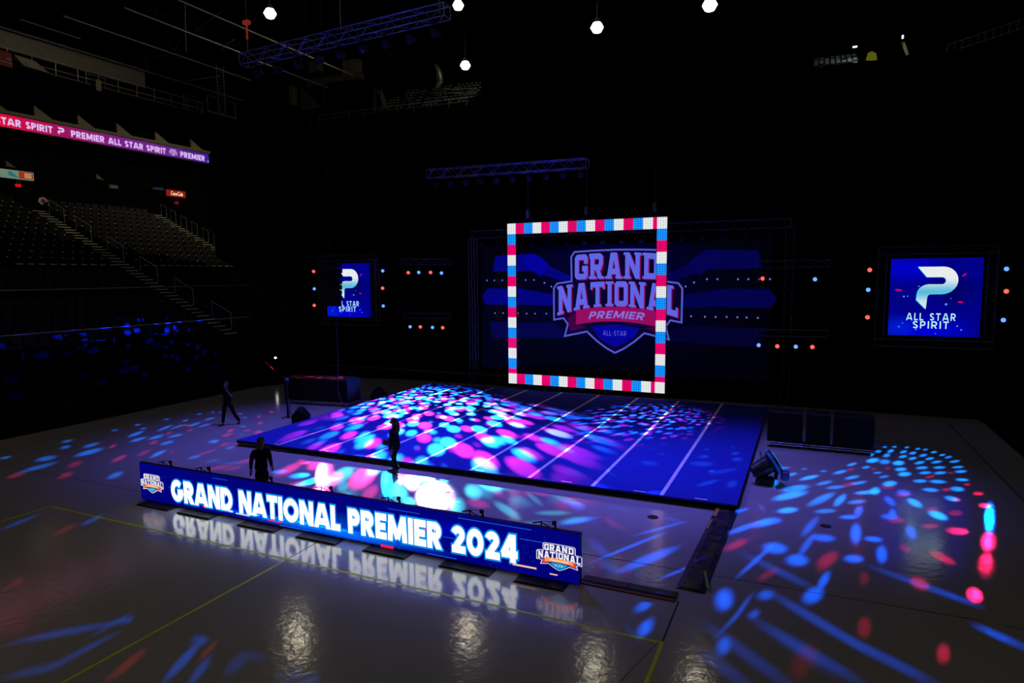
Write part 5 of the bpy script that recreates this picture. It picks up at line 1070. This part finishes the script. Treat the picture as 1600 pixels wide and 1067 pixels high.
a = MB(); a.tube([(-.1, 0, 0), (.25, 0, .9), (.3, 0, 1.6), (.0, 0, 2.2), (-.25, 0, 2.7)], [.42, .4, .36, .25, .1], 10); tag(a.build('air_duct', M('duct_metal', (.6, .6, .52), .35, .7), None, p0, True), 'bent silver air duct rising from the upper seats under the lowest ceiling lamp', 'duct')
a = MB(); a.add([(-32, 43, 22.7), (-13.2, 43, 22.3), (-13.2, 47.8, 25.4), (-32, 47.8, 26.), (-32, 43, -.1), (-13.2, 43, -.1), (-13.2, 47.8, -.1), (-32, 47.8, -.1)], [(0, 1, 2, 3), (7, 6, 5, 4), (0, 4, 5, 1), (1, 5, 6, 2), (2, 6, 7, 3), (3, 7, 4, 0)]); struct(a, 'upper_tier', tier_m)
t = thing('upper_rail', 'thin horizontal rail in front of the upper seats, right of the roof box', 'rail', (-32, 42.6, 22.5))
a = MB(); a.tube([(0, 0, 1.0), (18.8, 0, .75)], .03, 5); a.tube([(0, 0, .6), (18.8, 0, .4)], .02, 5); a.build('rail_bar', rail_m, t)
for i in range(10):
    a = MB(); a.tube([(i*2.05, 0, 0), (i*2.05, 0, .95)], .02, 4); a.build('post', rail_m, t)
t = thing('upper_rail', 'bright double rail above the right end of the upper seats, under the lowest ceiling lamp', 'rail', (-18.6, 44.5, 24.2))
a = MB(); a.tube([(0, 0, .9), (5.3, 0, .35)], .04, 5); a.tube([(0, 0, .5), (5.3, 0, 0)], .03, 5); a.tube([(2, 0, .35), (5.3, 0, -.3)], .03, 5); a.build('rail_bar', rail_m, t)
a = MB()
for bx in ((0, 0, .44, .42, .42, .06), (0, .28, .66, .42, .08, .42), (0, .05, .2, .08, .3, .4)): a.box(bx[:3], bx[3:])
a.cur = 1; a.box((0, -.2, .46), (.3, .05, .06)); a.box((0, .26, .86), (.26, .05, .05))  # near-white bars stand for glints, painted onto the seat
up0 = a.build('upper_tier_seat', [M('upper_seat_shell', (.03, .03, .028), .4, 0, .3), M('painted_seat_glint', (.9, .92, .85), .4)]); tag(up0, 'small folding seat glinting in the far upper tier', 'seat', 'glinting seats in the far upper tier'); c0 = 0
for r_ in range(6):
    for i in range(22):
        if random.random() < .25: continue
        x = -24.3+i*.53+random.uniform(-.03, .03)+(.9 if r_ > 3 else 0); y = 43.4+r_*.75
        if x > -13.5: continue
        o_ = up0 if c0 == 0 else up0.copy()
        if c0: COL.objects.link(o_)
        o_.location = (x, y, 22.75+(y-43)*.66-.02*(x+32)*.9+.05); c0 += 1
# right-hand upper tier
a = MB(); a.add([(15, 43, 21.6), (34, 43, 21.4), (34, 50, 24.), (15, 50, 24.2), (15, 43, -.1), (34, 43, -.1), (34, 50, -.1), (15, 50, -.1)], [(0, 1, 2, 3), (7, 6, 5, 4), (0, 4, 5, 1), (1, 5, 6, 2), (2, 6, 7, 3), (3, 7, 4, 0)]); struct(a, 'upper_tier', tier_m)
for r_ in range(6):
    for i in range(9):
        x = (17.28, 44.00, 22.76)[0]+i*.40; y = 44-.1+r_*.0
        if random.random() < .2: continue
        o_ = up0.copy(); COL.objects.link(o_); o_.location = (x+.1, 43.2+r_*.62, 21.5+r_*.27); o_['label'] = 'small folding seat glinting in the far right upper tier'; o_['group'] = 'glinting seats in the far right upper tier'
for p0, lab, sc_ in (((20.48, 43.00, 23.24), 'small cool white light over the right upper seats', (.32, .1, .1)), ((23.68, 43.00, 23.50), 'small upright cool white light, right of the yellow window', (.12, .1, .24))):
    t = thing('emergency_light', lab, 'light', p0); a = MB(); a.box((0, 0, 0), sc_); a.build('tube', E('cool_white', (215, 255, 245), 1.6), t); a = MB(); a.box((0, .12, 0), (sc_[0]+.06, .1, sc_[2]+.06)); a.build('fitting', black, t)
    lamp('POINT', Vector(p0)+Vector((0, -.4, 0)), None, 24, (.8, 1, .9), radius=.1, name='emergency_lamp')
A = [(21.35, 22.54), (22.21, 22.52), (22.09, 23.12), (21.77, 23.32), (21.51, 23.21)]
t = thing('lit_booth', 'small yellow-green lit booth at the far right upper tier', 'booth', (A[0][0], 45, A[0][1]))
a = MB(); pr = [(x-A[0][0], z-A[0][1]) for x, z in A]; n = len(pr); a.add([(x, 0, z) for x, z in pr]+[(x, .4, z) for x, z in pr], [tuple(range(n)), tuple(range(2*n-1, n-1, -1))]+[(i, n+i, n+(i+1) % n, (i+1) % n) for i in range(n)]); a.build('booth_wall', M('booth_lit', (.1, .1, .01), .8, 0, .1, (.075, .08, .005), 1.), t)
a = MB(); a.box((.45, -.1, -.08), (1.1, .3, .08)); a.build('sill', pc, t)
p0 = (24.16, 44.00, 22.39)
a = MB(); a.tube([(0, 0, 0), (-.35, 0, 1.0)], .12, 6); tag(a.build('slanted_strut', concrete_o, None, p0), 'short slanting strut right of the yellow-green booth', 'strut')
A_, B_ = (26.44, 42.50, 21.86), (32.47, 42.50, 23.19)
t = thing('upper_walkway', 'railed walkway with glinting posts rising to the right edge of the picture', 'walkway', A_)
v = Vector(B_)-Vector(A_); a = MB(); a.tube([(0, 0, .45), v+Vector((0, 0, .65))], .025, 5); a.tube([(0, 0, -.1), v], .03, 5); a.build('rail_bar', M('dim_rail', (.8, .8, .75), .4, .1), t)
for i in range(14):
    f = i/13; a = MB(); c_ = v*f; a.tube([c_, c_+Vector((.12, 0, .5+.2*f))], .03, 4); a.build('post', rail_m, t)
